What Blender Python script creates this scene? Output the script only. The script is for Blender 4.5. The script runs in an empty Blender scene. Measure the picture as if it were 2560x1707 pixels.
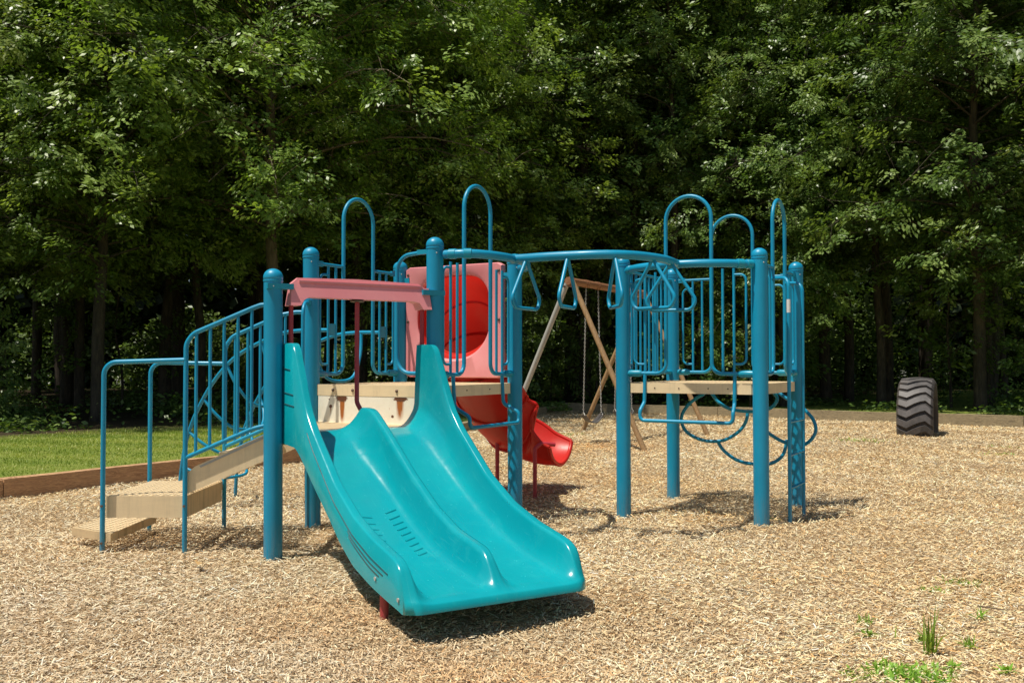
import bpy, bmesh, math, random
import numpy as np
from mathutils import Vector, Matrix
PI = math.pi
R = math.radians
random.seed(7)
scene = bpy.context.scene
col = scene.collection

# ------------------------------------------------------------------ helpers
def vec(*a): return Vector(a)

def tag(o, label=None, cat=None, group=None, kind=None):
    if label: o['label'] = label
    if cat: o['category'] = cat
    if group: o['group'] = group
    if kind: o['kind'] = kind
    return o

def empty(name, loc, label=None, cat=None, group=None):
    o = bpy.data.objects.new(name, None)
    o.empty_display_size = .1
    o.location = loc
    col.objects.link(o)
    return tag(o, label, cat, group)

def mk(name, bm, mat, parent=None, smooth=True, angle=40):
    """link a bmesh (in world coordinates) as ONE mesh object, parented without moving it"""
    bmesh.ops.remove_doubles(bm, verts=bm.verts, dist=1e-6)
    bmesh.ops.recalc_face_normals(bm, faces=bm.faces)
    me = bpy.data.meshes.new(name)
    bm.to_mesh(me); bm.free()
    if smooth:
        for p in me.polygons: p.use_smooth = True
        try: me.set_sharp_from_angle(angle=R(angle))
        except Exception: pass
    if mat: me.materials.append(mat)
    o = bpy.data.objects.new(name, me)
    col.objects.link(o)
    if parent:
        o.parent = parent
        off = Vector((0, 0, 0)); p = parent
        while p: off += p.location; p = p.parent
        me.transform(Matrix.Translation(-off))
    return o

def frames(pts, closed=False):
    n = len(pts); T = []
    for i in range(n):
        a = pts[(i - 1) % n] if (closed or i > 0) else pts[0]
        b = pts[(i + 1) % n] if (closed or i < n - 1) else pts[-1]
        T.append((b - a).normalized())
    up = Vector((0, 0, 1)) if abs(T[0].z) < .9 else Vector((1, 0, 0))
    N = [(up - T[0] * up.dot(T[0])).normalized()]
    for i in range(1, n):
        v = N[-1] - T[i] * N[-1].dot(T[i])
        N.append(v.normalized() if v.length > 1e-6 else N[-1])
    return T, N

def tube(bm, pts, r, seg=12, closed=False, cap=True):
    pts = [Vector(p) for p in pts]
    rr = r if hasattr(r, '__len__') else [r] * len(pts)
    T, N = frames(pts, closed)
    rings = []
    for p, t, nrm, ra in zip(pts, T, N, rr):
        b = t.cross(nrm)
        rings.append([bm.verts.new(p + (nrm * math.cos(2 * PI * k / seg) + b * math.sin(2 * PI * k / seg)) * ra) for k in range(seg)])
    m = len(rings)
    for i in range(m if closed else m - 1):
        A, B = rings[i], rings[(i + 1) % m]
        for k in range(seg):
            bm.faces.new((A[k], A[(k + 1) % seg], B[(k + 1) % seg], B[k]))
    if cap and not closed:
        bm.faces.new(rings[0][::-1]); bm.faces.new(rings[-1])
    return bm

def fillet(pts, rad, n=6):
    pts = [Vector(p) for p in pts]
    out = [pts[0]]
    for i in range(1, len(pts) - 1):
        p, a, b = pts[i], pts[i - 1], pts[i + 1]
        d1 = (a - p); d2 = (b - p); l1, l2 = d1.length, d2.length
        d1.normalize(); d2.normalize()
        ang = d1.angle(d2)
        if ang > PI - .02: out.append(p); continue
        r_ = rad[i - 1] if hasattr(rad, '__len__') else rad
        t = min(r_ / math.tan(ang / 2), l1 * .49, l2 * .49)
        r2 = t * math.tan(ang / 2)
        c = p + (d1 + d2).normalized() * (r2 / math.sin(ang / 2))
        s = p + d1 * t - c; e = p + d2 * t - c
        tot = s.angle(e); ax = s.cross(e).normalized()
        for k in range(n + 1):
            out.append(c + Matrix.Rotation(tot * k / n, 3, ax) @ s)
    out.append(pts[-1])
    return out

def spline(pts, n=6, closed=False):
    pts = [Vector(p) for p in pts]; m = len(pts); out = []
    rng = range(m) if closed else range(m - 1)
    for i in rng:
        if closed: p0, p1, p2, p3 = pts[i - 1], pts[i], pts[(i + 1) % m], pts[(i + 2) % m]
        else: p0, p1, p2, p3 = pts[max(i - 1, 0)], pts[i], pts[i + 1], pts[min(i + 2, m - 1)]
        for k in range(n):
            t = k / n
            out.append(.5 * ((2 * p1) + (p2 - p0) * t + (2 * p0 - 5 * p1 + 4 * p2 - p3) * t * t + (3 * p1 - p0 - 3 * p2 + p3) * t ** 3))
    if not closed: out.append(pts[-1])
    return out

def prism(bm, poly, z0, z1):
    """vertical prism over a list of xy points"""
    lo = [bm.verts.new((p[0], p[1], z0)) for p in poly]
    hi = [bm.verts.new((p[0], p[1], z1)) for p in poly]
    n = len(poly)
    bm.faces.new(lo[::-1]); bm.faces.new(hi)
    for i in range(n): bm.faces.new((lo[i], lo[(i + 1) % n], hi[(i + 1) % n], hi[i]))
    return bm

def hexa(bm, a, b, thick, nrm):
    """slab: polygon of points a (list) extruded by thick along nrm"""
    lo = [bm.verts.new(Vector(p)) for p in a]; hi = [bm.verts.new(Vector(p) + Vector(nrm) * thick) for p in a]
    n = len(a)
    bm.faces.new(lo); bm.faces.new(hi[::-1])
    for i in range(n): bm.faces.new((lo[i], lo[(i + 1) % n], hi[(i + 1) % n], hi[i]))
    return bm

def bevel(bm, w, seg=2, ang=30):
    es = [e for e in bm.edges if len(e.link_faces) == 2 and e.calc_face_angle(0) > R(ang)]
    bmesh.ops.bevel(bm, geom=es, offset=w, segments=seg, affect='EDGES', profile=.6)
    return bm

def beam(bm, p, q, w, h, up=(0, 0, 1)):
    """box from p to q, width w (sideways) height h"""
    p, q = Vector(p), Vector(q); t = (q - p).normalized(); up = Vector(up)
    s = t.cross(up).normalized(); u = s.cross(t).normalized()
    vs = []
    for c in (p, q):
        for a, b in ((-1, -1), (1, -1), (1, 1), (-1, 1)): vs.append(bm.verts.new(c + s * a * w / 2 + u * b * h / 2))
    for f in ((3, 2, 1, 0), (4, 5, 6, 7), (0, 1, 5, 4), (1, 2, 6, 5), (2, 3, 7, 6), (3, 0, 4, 7)): bm.faces.new([vs[i] for i in f])
    return bm

def lathe(bm, c, prof, seg=24):
    """profile [(r,z)] around the vertical through c"""
    rings = []
    for r, z in prof:
        if r < 1e-5: rings.append([bm.verts.new((c[0], c[1], c[2] + z))])
        else: rings.append([bm.verts.new((c[0] + r * math.cos(2 * PI * k / seg), c[1] + r * math.sin(2 * PI * k / seg), c[2] + z)) for k in range(seg)])
    for A, B in zip(rings, rings[1:]):
        for k in range(seg):
            a0, a1 = A[k % len(A)], A[(k + 1) % len(A)]; b0, b1 = B[k % len(B)], B[(k + 1) % len(B)]
            vs = []
            for v in (a0, a1, b1, b0):
                if v not in vs: vs.append(v)
            if len(vs) > 2: bm.faces.new(vs)
    return bm

def copy_thing(o, parent=None):
    c = o.copy(); col.objects.link(c)
    if parent: c.parent = parent
    for ch in [x for x in o.children]: copy_thing(ch, c)
    return c

# ------------------------------------------------------------------ materials
def mat(name):
    m = bpy.data.materials.new(name); m.use_nodes = True
    nt = m.node_tree; bs = nt.nodes['Principled BSDF']
    return m, nt, bs
def N(nt, typ, **kw):
    n = nt.nodes.new(typ)
    for k, v in kw.items(): setattr(n, k, v)
    return n
def ramp(nt, fac, stops):
    r = N(nt, 'ShaderNodeValToRGB'); e = r.color_ramp.elements
    while len(e) < len(stops): e.new(.5)
    for el, (p, c) in zip(e, stops): el.position = p; el.color = (*c, 1) if len(c) == 3 else c
    nt.links.new(fac, r.inputs[0]); return r.outputs[0]
def noise(nt, vecsock, scale, detail=4, rough=.6, dist=0):
    n = N(nt, 'ShaderNodeTexNoise'); n.inputs['Scale'].default_value = scale; n.inputs['Detail'].default_value = detail
    n.inputs['Roughness'].default_value = rough; n.inputs['Distortion'].default_value = dist
    if vecsock: nt.links.new(vecsock, n.inputs['Vector'])
    return n.outputs['Fac']
def coords(nt, scale=(1, 1, 1), kind='Object'):
    tc = N(nt, 'ShaderNodeTexCoord'); mp = N(nt, 'ShaderNodeMapping'); mp.inputs['Scale'].default_value = scale
    if kind == 'World':
        g = N(nt, 'ShaderNodeNewGeometry'); nt.links.new(g.outputs['Position'], mp.inputs['Vector'])
    else: nt.links.new(tc.outputs[kind], mp.inputs['Vector'])
    return mp.outputs[0]
def mixc(nt, fac, a, b, mode='MIX'):
    m = N(nt, 'ShaderNodeMix', data_type='RGBA', blend_type=mode)
    for s, v in ((m.inputs[0], fac), (m.inputs[6], a), (m.inputs[7], b)):
        if hasattr(v, 'is_linked') or hasattr(v, 'links'): nt.links.new(v, s)
        elif isinstance(v, (int, float)): s.default_value = v
        else: s.default_value = (*v, 1)
    return m.outputs[2]
def bump(nt, bs, h, strength=.3, dist=.005):
    b = N(nt, 'ShaderNodeBump'); b.inputs['Strength'].default_value = strength; b.inputs['Distance'].default_value = dist
    nt.links.new(h, b.inputs['Height']); nt.links.new(b.outputs[0], bs.inputs['Normal'])

def paint(name, c, rough=.38, var=.12, dirt=.25, dirtcol=(.10, .09, .07), scale=6, spec=.5, streak=True):
    m, nt, bs = mat(name); p = coords(nt, kind='World')
    n1 = noise(nt, p, scale, 5, .65); n2 = noise(nt, p, 1.3, 3)
    lo = tuple(x * (1 - var) for x in c); hi = tuple(min(1, x * (1 + var) + .004) for x in c)
    c1 = mixc(nt, ramp(nt, n2, [(.3, (0,) * 3), (.7, (1,) * 3)]), lo, hi)
    ps = coords(nt, (22, 22, 1.6), kind='World')
    n3 = noise(nt, ps, 2.2, 5, .7)
    d = ramp(nt, n3, [(.56, (0,) * 3), (.78, (dirt,) * 3)]) if streak else ramp(nt, n1, [(.55, (0,) * 3), (.8, (dirt,) * 3)])
    c2 = mixc(nt, d, c1, dirtcol)
    sx = N(nt, 'ShaderNodeSeparateXYZ'); gg = N(nt, 'ShaderNodeNewGeometry'); nt.links.new(gg.outputs['Position'], sx.inputs[0])
    mr = N(nt, 'ShaderNodeMapRange'); mr.inputs[1].default_value = .30; mr.inputs[2].default_value = .0; mr.inputs[3].default_value = 0; mr.inputs[4].default_value = .55; nt.links.new(sx.outputs[2], mr.inputs[0])
    mm = N(nt, 'ShaderNodeMath', operation='MULTIPLY'); nt.links.new(mr.outputs[0], mm.inputs[0]); nt.links.new(ramp(nt, n3 if streak else n1, [(.38, (0,) * 3), (.66, (1,) * 3)]), mm.inputs[1])
    c2 = mixc(nt, mm.outputs[0], c2, (.22, .18, .12))
    sc_ = noise(nt, coords(nt, (30, 30, 7), kind='World'), 3.1, 5, .8, 2.0)
    c2 = mixc(nt, ramp(nt, sc_, [(.70, (0,) * 3), (.74, (.55 if streak else 0,) * 3)]), c2, tuple(min(1, x * .6 + .10) for x in c))
    nt.links.new(c2, bs.inputs['Base Color'])
    nt.links.new(ramp(nt, n1, [(.3, (rough * .8,) * 3), (.75, (min(1, rough * 1.45),) * 3)]), bs.inputs['Roughness'])
    bs.inputs['Specular IOR Level'].default_value = spec
    bump(nt, bs, noise(nt, p, 120, 3), .08, .002)
    return m

M = {}
M['teal'] = paint('teal_paint', (.001, .27, .46), .36, .14, .18, (.10, .17, .18))
M['teal_dark'] = paint('teal_paint_clamp', (.002, .28, .42), .34, .14, .2, (.08, .12, .12))
M['red_paint'] = paint('red_paint', (.42, .03, .045), .4, .15, .2, (.1, .04, .03))
M['steel'] = paint('galvanised_steel', (.42, .41, .38), .42, .15, .4, (.2, .16, .11))
M['bolt'] = paint('bolt_steel', (.12, .07, .045), .45, .3, .4, (.15, .06, .02), streak=False)
M['label_white'] = paint('sticker_white', (.75, .75, .73), .5, .04, .1)

def plastic_slide():
    m, nt, bs = mat('turquoise_plastic'); p = coords(nt, kind='World')
    n2 = noise(nt, p, 1.6, 4); n1 = noise(nt, p, 22, 5, .7)
    c = mixc(nt, ramp(nt, n2, [(.3, (0,) * 3), (.72, (1,) * 3)]), (.002, .30, .36), (.004, .36, .41))
    sp = noise(nt, p, 55, 4, .75)
    c = mixc(nt, ramp(nt, sp, [(.68, (0,) * 3), (.78, (.2,) * 3)]), c, (.18, .42, .42))
    # scuffs along the bed, dust near the exit
    ps = coords(nt, (3, 3, 3), kind='World'); n4 = noise(nt, ps, 2.0, 6, .75, 1.0)
    c = mixc(nt, ramp(nt, n4, [(.52, (0,) * 3), (.72, (.35,) * 3)]), c, (.03, .42, .44))
    nsr = noise(nt, coords(nt, (26, 14, 5), kind='World'), 2.4, 6, .8, .6)
    c = mixc(nt, ramp(nt, nsr, [(.64, (0,) * 3), (.70, (.30,) * 3)]), c, (.25, .50, .48))
    g_ = N(nt, 'ShaderNodeNewGeometry'); m1 = N(nt, 'ShaderNodeMapping'); m1.inputs['Rotation'].default_value = (0, 0, R(59.5)); nt.links.new(g_.outputs['Position'], m1.inputs['Vector'])
    m2 = N(nt, 'ShaderNodeMapping'); m2.inputs['Scale'].default_value = (1.5, 60, .6); nt.links.new(m1.outputs[0], m2.inputs['Vector'])
    scr = noise(nt, m2.outputs[0], 1.6, 5, .75, .5)
    c = mixc(nt, ramp(nt, scr, [(.58, (0,) * 3), (.68, (.30,) * 3)]), c, (.06, .46, .47))
    scr2 = noise(nt, m2.outputs[0], 3.1, 4, .7, .8)
    c = mixc(nt, ramp(nt, scr2, [(.64, (0,) * 3), (.70, (.22,) * 3)]), c, (.002, .20, .25))
    nt.links.new(c, bs.inputs['Base Color'])
    nt.links.new(ramp(nt, n1, [(.3, (.16,) * 3), (.75, (.30,) * 3)]), bs.inputs['Roughness'])
    bs.inputs['Subsurface Weight'].default_value = .06; bs.inputs['Subsurface Radius'].default_value = (.01, .03, .03)
    bump(nt, bs, noise(nt, p, 240, 2), .05, .001)
    return m
M['slide'] = plastic_slide()
M['groove'] = paint('groove_shadow', (.002, .06, .07), .5, .1, .1)

def plastic(name, c, fade, rough, trans=0, fs=1.1):
    m, nt, bs = mat(name); p = coords(nt, kind='World')
    n2 = noise(nt, p, fs, 4); n1 = noise(nt, p, 60, 5, .7); n3 = noise(nt, p, 9, 6, .7)
    cc = mixc(nt, ramp(nt, n2, [(.3, (0,) * 3), (.75, (1,) * 3)]), c, fade)
    cc = mixc(nt, ramp(nt, n3, [(.6, (0,) * 3), (.8, (.22,) * 3)]), cc, tuple(x * .6 for x in c))
    cc = mixc(nt, ramp(nt, n1, [(.66, (0,) * 3), (.72, (.25,) * 3)]), cc, (.7, .5, .45))
    nt.links.new(cc, bs.inputs['Base Color'])
    nt.links.new(ramp(nt, n3, [(.3, (rough * .85,) * 3), (.75, (min(1, rough * 1.3),) * 3)]), bs.inputs['Roughness'])
    bump(nt, bs, noise(nt, p, 300, 2), .12, .001)
    if trans:
        tl = N(nt, 'ShaderNodeBsdfTranslucent'); nt.links.new(cc, tl.inputs[0])
        mx = N(nt, 'ShaderNodeMixShader'); mx.inputs[0].default_value = trans
        nt.links.new(bs.outputs[0], mx.inputs[1]); nt.links.new(tl.outputs[0], mx.inputs[2])
        nt.links.new(mx.outputs[0], nt.nodes['Material Output'].inputs[0])
    return m
M['pink'] = plastic('faded_pink_plastic', (.74, .20, .22), (.80, .36, .35), .55)
M['pink_header'] = plastic('faded_pink_header', (.82, .24, .27), (.88, .36, .37), .5)
M['red'] = plastic('red_plastic', (.74, .02, .014), (.66, .05, .03), .34, .32)

def tan_vinyl(name, c, dark=.3):
    m, nt, bs = mat(name); p = coords(nt, kind='World')
    n1 = noise(nt, coords(nt, (3, 3, 14), kind='World'), 1.2, 6, .7); n2 = noise(nt, p, 30, 5, .7)
    n3 = noise(nt, coords(nt, (14, 14, 1.5), kind='World'), 1.0, 6, .75)
    cc = mixc(nt, ramp(nt, n1, [(.35, (0,) * 3), (.7, (1,) * 3)]), tuple(x * .9 for x in c), c)
    cc = mixc(nt, ramp(nt, n3, [(.50, (0,) * 3), (.78, (dark,) * 3)]), cc, (.12, .10, .065))
    cc = mixc(nt, ramp(nt, n2, [(.66, (0,) * 3), (.78, (.25,) * 3)]), cc, (.15, .12, .08))
    nt.links.new(cc, bs.inputs['Base Color']); bs.inputs['Roughness'].default_value = .5
    bump(nt, bs, n2, .15, .002)
    return m
M['tan'] = tan_vinyl('tan_vinyl', (.90, .71, .44), .24)
M['tan_dirty'] = tan_vinyl('stained_tan_vinyl', (.66, .49, .28), .92)

def rust_panel():
    m, nt, bs = mat('rusty_white_panel')
    at = N(nt, 'ShaderNodeAttribute'); at.attribute_name = 'uvw'
    sp = N(nt, 'ShaderNodeSeparateXYZ'); nt.links.new(at.outputs['Vector'], sp.inputs[0])
    p = coords(nt, kind='World'); nz = noise(nt, coords(nt, (90, 90, 9), kind='World'), 1, 4, .7)
    nb = noise(nt, p, 70, 4, .7)
    def mth(op, a, b=None, c=None):
        n = N(nt, 'ShaderNodeMath', operation=op)
        for i, v in enumerate((a, b, c)):
            if v is None: continue
            if isinstance(v, (int, float)): n.inputs[i].default_value = v
            else: nt.links.new(v, n.inputs[i])
        return n.outputs[0]
    def blob(x0, z0, rx, rz, amp=.5):
        dx = mth('DIVIDE', mth('SUBTRACT', sp.outputs[0], x0), rx); dz = mth('DIVIDE', mth('SUBTRACT', sp.outputs[2], z0), rz)
        d = mth('SQRT', mth('ADD', mth('MULTIPLY', dx, dx), mth('MULTIPLY', dz, dz)))
        d = mth('ADD', d, mth('MULTIPLY', mth('SUBTRACT', nb, .5), amp * 2.4))
        return mth('SUBTRACT', 1.35, d)
    dark = None; strk = None
    for x0, z0, rx, rz in ((.33, 1.062, .06, .034), (.905, 1.066, .07, .024), (.215, .995, .018, .014), (.83, .93, .014, .012), (.20, 1.05, .008, .006)):
        b = blob(x0, z0, rx, rz); dark = b if dark is None else mth('MAXIMUM', dark, b)
    for x0, w, z0 in ((.335, .030, .86), (.90, .045, .905), (.215, .010, .93), (.80, .008, .98)):
        b = mth('SUBTRACT', 1.0, mth('ABSOLUTE', mth('DIVIDE', mth('SUBTRACT', sp.outputs[0], x0), w)))
        f = mth('MULTIPLY', mth('SUBTRACT', sp.outputs[2], z0 - .02), 5.0)
        f = mth('MINIMUM', mth('MAXIMUM', f, 0), 1)
        ztop = 1.07 if w > .015 else .995
        f2 = mth('LESS_THAN', sp.outputs[2], ztop)
        b = mth('MULTIPLY', mth('MULTIPLY', b, f), mth('MULTIPLY', f2, mth('MULTIPLY', nz, 2.6)))
        strk = b if strk is None else mth('MAXIMUM', strk, b)
    cw = mixc(nt, ramp(nt, noise(nt, p, 14, 5, .7), [(.4, (0,) * 3), (.75, (1,) * 3)]), (.93, .87, .72), (.86, .79, .63))
    sps = ramp(nt, strk, [(.06, (0,) * 3), (.42, (1,) * 3)])
    c2 = mixc(nt, sps, cw, (.40, .12, .018))
    c3 = mixc(nt, ramp(nt, dark, [(.3, (0,) * 3), (.55, (1,) * 3)]), c2, mixc(nt, nb, (.05, .018, .008), (.22, .08, .03)))
    nt.links.new(c3, bs.inputs['Base Color']); bs.inputs['Roughness'].default_value = .5
    return m
M['rust_panel'] = rust_panel()

def wood(name, c1, c2, sc=(1, 1, 14), knots=True, rough=.75, gray=.0):
    m, nt, bs = mat(name)
    tc = N(nt, 'ShaderNodeTexCoord'); mp = N(nt, 'ShaderNodeMapping'); mp.inputs['Scale'].default_value = sc
    oi = N(nt, 'ShaderNodeObjectInfo'); ad = N(nt, 'ShaderNodeVectorMath', operation='ADD')
    cb = N(nt, 'ShaderNodeCombineXYZ'); ml = N(nt, 'ShaderNodeMath', operation='MULTIPLY'); ml.inputs[1].default_value = 37
    nt.links.new(oi.outputs['Random'], ml.inputs[0]); nt.links.new(ml.outputs[0], cb.inputs[0])
    nt.links.new(tc.outputs['Object'], ad.inputs[0]); nt.links.new(cb.outputs[0], ad.inputs[1]); nt.links.new(ad.outputs[0], mp.inputs['Vector'])
    n1 = noise(nt, mp.outputs[0], 2.2, 6, .65, 1.6); n2 = noise(nt, mp.outputs[0], 14, 6, .7)
    c = mixc(nt, ramp(nt, n1, [(.34, (0,) * 3), (.44, (.8,) * 3), (.50, (.1,) * 3), (.58, (1,) * 3), (.64, (.2,) * 3)]), c1, c2)
    c = mixc(nt, ramp(nt, n2, [(.5, (0,) * 3), (.75, (.55,) * 3)]), c, tuple(x * .35 for x in c2))
    if knots:
        v = N(nt, 'ShaderNodeTexVoronoi'); v.inputs['Scale'].default_value = 1.5
        mp2 = N(nt, 'ShaderNodeMapping'); mp2.inputs['Scale'].default_value = (1, 0, 3.0)
        nt.links.new(ad.outputs[0], mp2.inputs['Vector']); nt.links.new(mp2.outputs[0], v.inputs['Vector'])
        c = mixc(nt, ramp(nt, v.outputs['Distance'], [(.03, (.85,) * 3), (.07, (.2,) * 3), (.11, (.5,) * 3), (.16, (0,) * 3)]), c, tuple(x * .32 for x in c1))
    nt.links.new(c, bs.inputs['Base Color']); bs.inputs['Roughness'].default_value = rough
    bump(nt, bs, n1, .5, .006)
    return m
M['timber_new'] = wood('brown_timber', (.68, .42, .22), (.32, .165, .08), (1, 1, 12))
M['timber_old'] = wood('weathered_timber', (.46, .37, .22), (.15, .115, .065), (1, 1, 12))
M['pole_wood'] = wood('pole_wood', (.42, .27, .13), (.28, .16, .07), (6, 6, .8), knots=False, rough=.6)
M['beam_wood'] = wood('beam_wood', (.36, .17, .08), (.22, .09, .04), (.8, 6, 6), knots=False, rough=.55)

def rubber():
    m, nt, bs = mat('worn_rubber'); p = coords(nt)
    n1 = noise(nt, p, 3, 6, .7); n2 = noise(nt, p, 40, 4)
    c = mixc(nt, ramp(nt, n1, [(.35, (0,) * 3), (.7, (1,) * 3)]), (.05, .046, .046), (.15, .135, .13))
    nt.links.new(c, bs.inputs['Base Color']); bs.inputs['Roughness'].default_value = .55
    bump(nt, bs, n2, .2, .004); return m
M['rubber'] = rubber()
M['rubber_groove'] = paint('rubber_groove', (.012, .011, .011), .8, .2, .3, (.03, .02, .012))
M['rubber_rust'] = paint('rubber_wall', (.03, .026, .024), .7, .3, .6, (.09, .035, .02))

def chip_mat():
    m, nt, bs = mat('wood_chips')
    at = N(nt, 'ShaderNodeAttribute'); at.attribute_name = 'col'
    p = coords(nt, kind='World')
    n1 = noise(nt, p, .55, 4, .6)
    c = mixc(nt, ramp(nt, n1, [(.40, (0,) * 3), (.62, (.5,) * 3)]), at.outputs['Color'], (.98, .86, .68), 'MULTIPLY')
    nt.links.new(c, bs.inputs['Base Color']); bs.inputs['Roughness'].default_value = .8
    bs.inputs['Specular IOR Level'].default_value = .2
    return m
M['chips'] = chip_mat()

def bed_mat():
    m, nt, bs = mat('chip_bed')
    g = N(nt, 'ShaderNodeNewGeometry')
    cols = []
    hts = []
    for i, (rot, sc) in enumerate(((.35, 1), (1.5, 1.15), (-.7, .9))):
        mp = N(nt, 'ShaderNodeMapping'); mp.inputs['Rotation'].default_value = (0, 0, rot); mp.inputs['Scale'].default_value = (22 * sc, 90 * sc, 1)
        nt.links.new(g.outputs['Position'], mp.inputs['Vector'])
        v = N(nt, 'ShaderNodeTexVoronoi'); v.inputs['Scale'].default_value = 1; v.inputs['Randomness'].default_value = 1
        nt.links.new(mp.outputs[0], v.inputs['Vector'])
        sp = N(nt, 'ShaderNodeSeparateColor'); nt.links.new(v.outputs['Color'], sp.inputs[0])
        cols.append(ramp(nt, sp.outputs[0], [(0, (.11, .075, .04)), (.3, (.30, .215, .125)), (.6, (.50, .38, .235)), (.85, (.65, .53, .36)), (1, (.44, .25, .11))]))
        hts.append(sp.outputs[1])
    nn = noise(nt, g.outputs['Position'], 30, 3); 
    c = mixc(nt, ramp(nt, nn, [(.45, (0,) * 3), (.5, (1,) * 3)]), cols[0], cols[1])
    n3 = noise(nt, g.outputs['Position'], 41, 3)
    c = mixc(nt, ramp(nt, n3, [(.52, (0,) * 3), (.56, (1,) * 3)]), c, cols[2])
    nl = noise(nt, g.outputs['Position'], .55, 4, .6)
    c = mixc(nt, ramp(nt, nl, [(.40, (0,) * 3), (.62, (.5,) * 3)]), c, (.98, .86, .68), 'MULTIPLY')
    nt.links.new(c, bs.inputs['Base Color']); bs.inputs['Roughness'].default_value = .85; bs.inputs['Specular IOR Level'].default_value = .2
    mx = mixc(nt, .5, hts[0], hts[1])
    bump(nt, bs, mx, .9, .02)
    return m
M['bed'] = bed_mat()

def grass_ground():
    m, nt, bs = mat('lawn'); g = coords(nt, kind='World')
    n1 = noise(nt, g, .5, 4); n2 = noise(nt, coords(nt, (1, 2.5, 1), kind='World'), 30, 5, .75); n3 = noise(nt, g, 6, 4, .7)
    c = mixc(nt, ramp(nt, n1, [(.35, (0,) * 3), (.65, (1,) * 3)]), (.22, .31, .045), (.34, .40, .08))
    c = mixc(nt, ramp(nt, n3, [(.5, (0,) * 3), (.75, (.7,) * 3)]), c, (.50, .46, .16))
    c = mixc(nt, ramp(nt, n2, [(.42, (.55,) * 3), (.6, (0,) * 3)]), c, (.03, .055, .012))
    # forest floor: brown litter beyond the lawn
    sp = N(nt, 'ShaderNodeSeparateXYZ'); ge = N(nt, 'ShaderNodeNewGeometry'); nt.links.new(ge.outputs['Position'], sp.inputs[0])
    nx = N(nt, 'ShaderNodeMath', operation='MULTIPLY_ADD'); nx.inputs[1].default_value = .55; nt.links.new(sp.outputs[0], nx.inputs[0]); nt.links.new(sp.outputs[1], nx.inputs[2])
    nx.inputs[1].default_value = -.9
    ad = N(nt, 'ShaderNodeMath', operation='MULTIPLY_ADD'); ad.inputs[1].default_value = 4; nt.links.new(n1, ad.inputs[0]); nt.links.new(nx.outputs[0], ad.inputs[2])
    f = ramp(nt, ad.outputs[0], [(0, (0,) * 3), (1, (1,) * 3)])
    mr = N(nt, 'ShaderNodeMapRange'); mr.inputs[1].default_value = 23.6; mr.inputs[2].default_value = 26.5; nt.links.new(ad.outputs[0], mr.inputs[0])
    litter = mixc(nt, ramp(nt, n2, [(.4, (0,) * 3), (.65, (1,) * 3)]), (.035, .026, .015), (.10, .075, .04))
    c = mixc(nt, mr.outputs[0], c, litter)
    nt.links.new(c, bs.inputs['Base Color']); bs.inputs['Roughness'].default_value = .9; bs.inputs['Specular IOR Level'].default_value = .15
    bump(nt, bs, n2, .8, .03); return m
M['lawn'] = grass_ground()

def leafy(name, c1, c2, c3, trans=.35, rough=.42, spec=.45, attr='rnd'):
    m, nt, bs = mat(name)
    at = N(nt, 'ShaderNodeAttribute'); at.attribute_name = attr
    oi = N(nt, 'ShaderNodeObjectInfo')
    cc = ramp(nt, at.outputs['Fac'], [(0, c1), (.55, c2), (1, c3)])
    hs = N(nt, 'ShaderNodeHueSaturation'); nt.links.new(cc, hs.inputs['Color'])
    mr = N(nt, 'ShaderNodeMapRange'); mr.inputs[3].default_value = .75; mr.inputs[4].default_value = 1.15
    nt.links.new(oi.outputs['Random'], mr.inputs[0]); nt.links.new(mr.outputs[0], hs.inputs['Value'])
    mh = N(nt, 'ShaderNodeMapRange'); mh.inputs[3].default_value = .488; mh.inputs[4].default_value = .512
    nt.links.new(oi.outputs['Random'], mh.inputs[0]); nt.links.new(mh.outputs[0], hs.inputs['Hue'])
    nt.links.new(hs.outputs[0], bs.inputs['Base Color']); bs.inputs['Roughness'].default_value = rough
    bs.inputs['Specular IOR Level'].default_value = spec
    tl = N(nt, 'ShaderNodeBsdfTranslucent')
    br = mixc(nt, 1.0, hs.outputs[0], (1.35, 1.4, .55), 'MULTIPLY'); nt.links.new(br, tl.inputs[0])
    mx = N(nt, 'ShaderNodeMixShader'); mx.inputs[0].default_value = trans
    nt.links.new(bs.outputs[0], mx.inputs[1]); nt.links.new(tl.outputs[0], mx.inputs[2])
    nt.links.new(mx.outputs[0], nt.nodes['Material Output'].inputs[0])
    return m
M['leaf_a'] = leafy('leaves_elm', (.085, .15, .02), (.175, .27, .042), (.33, .43, .11), .34, .38)
M['leaf_b'] = leafy('leaves_maple', (.06, .12, .026), (.13, .215, .046), (.26, .35, .10), .30, .36)
M['leaf_c'] = leafy('leaves_bright', (.07, .13, .02), (.12, .20, .035), (.19, .27, .06), .3, .4)
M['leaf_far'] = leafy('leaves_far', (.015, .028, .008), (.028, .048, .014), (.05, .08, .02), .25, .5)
M['weed'] = leafy('weed_leaves', (.16, .30, .03), (.25, .42, .05), (.36, .52, .09), .3, .45)
M['blade'] = leafy('lawn_blades', (.20, .28, .04), (.34, .41, .06), (.62, .58, .22), .25, .5)

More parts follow.
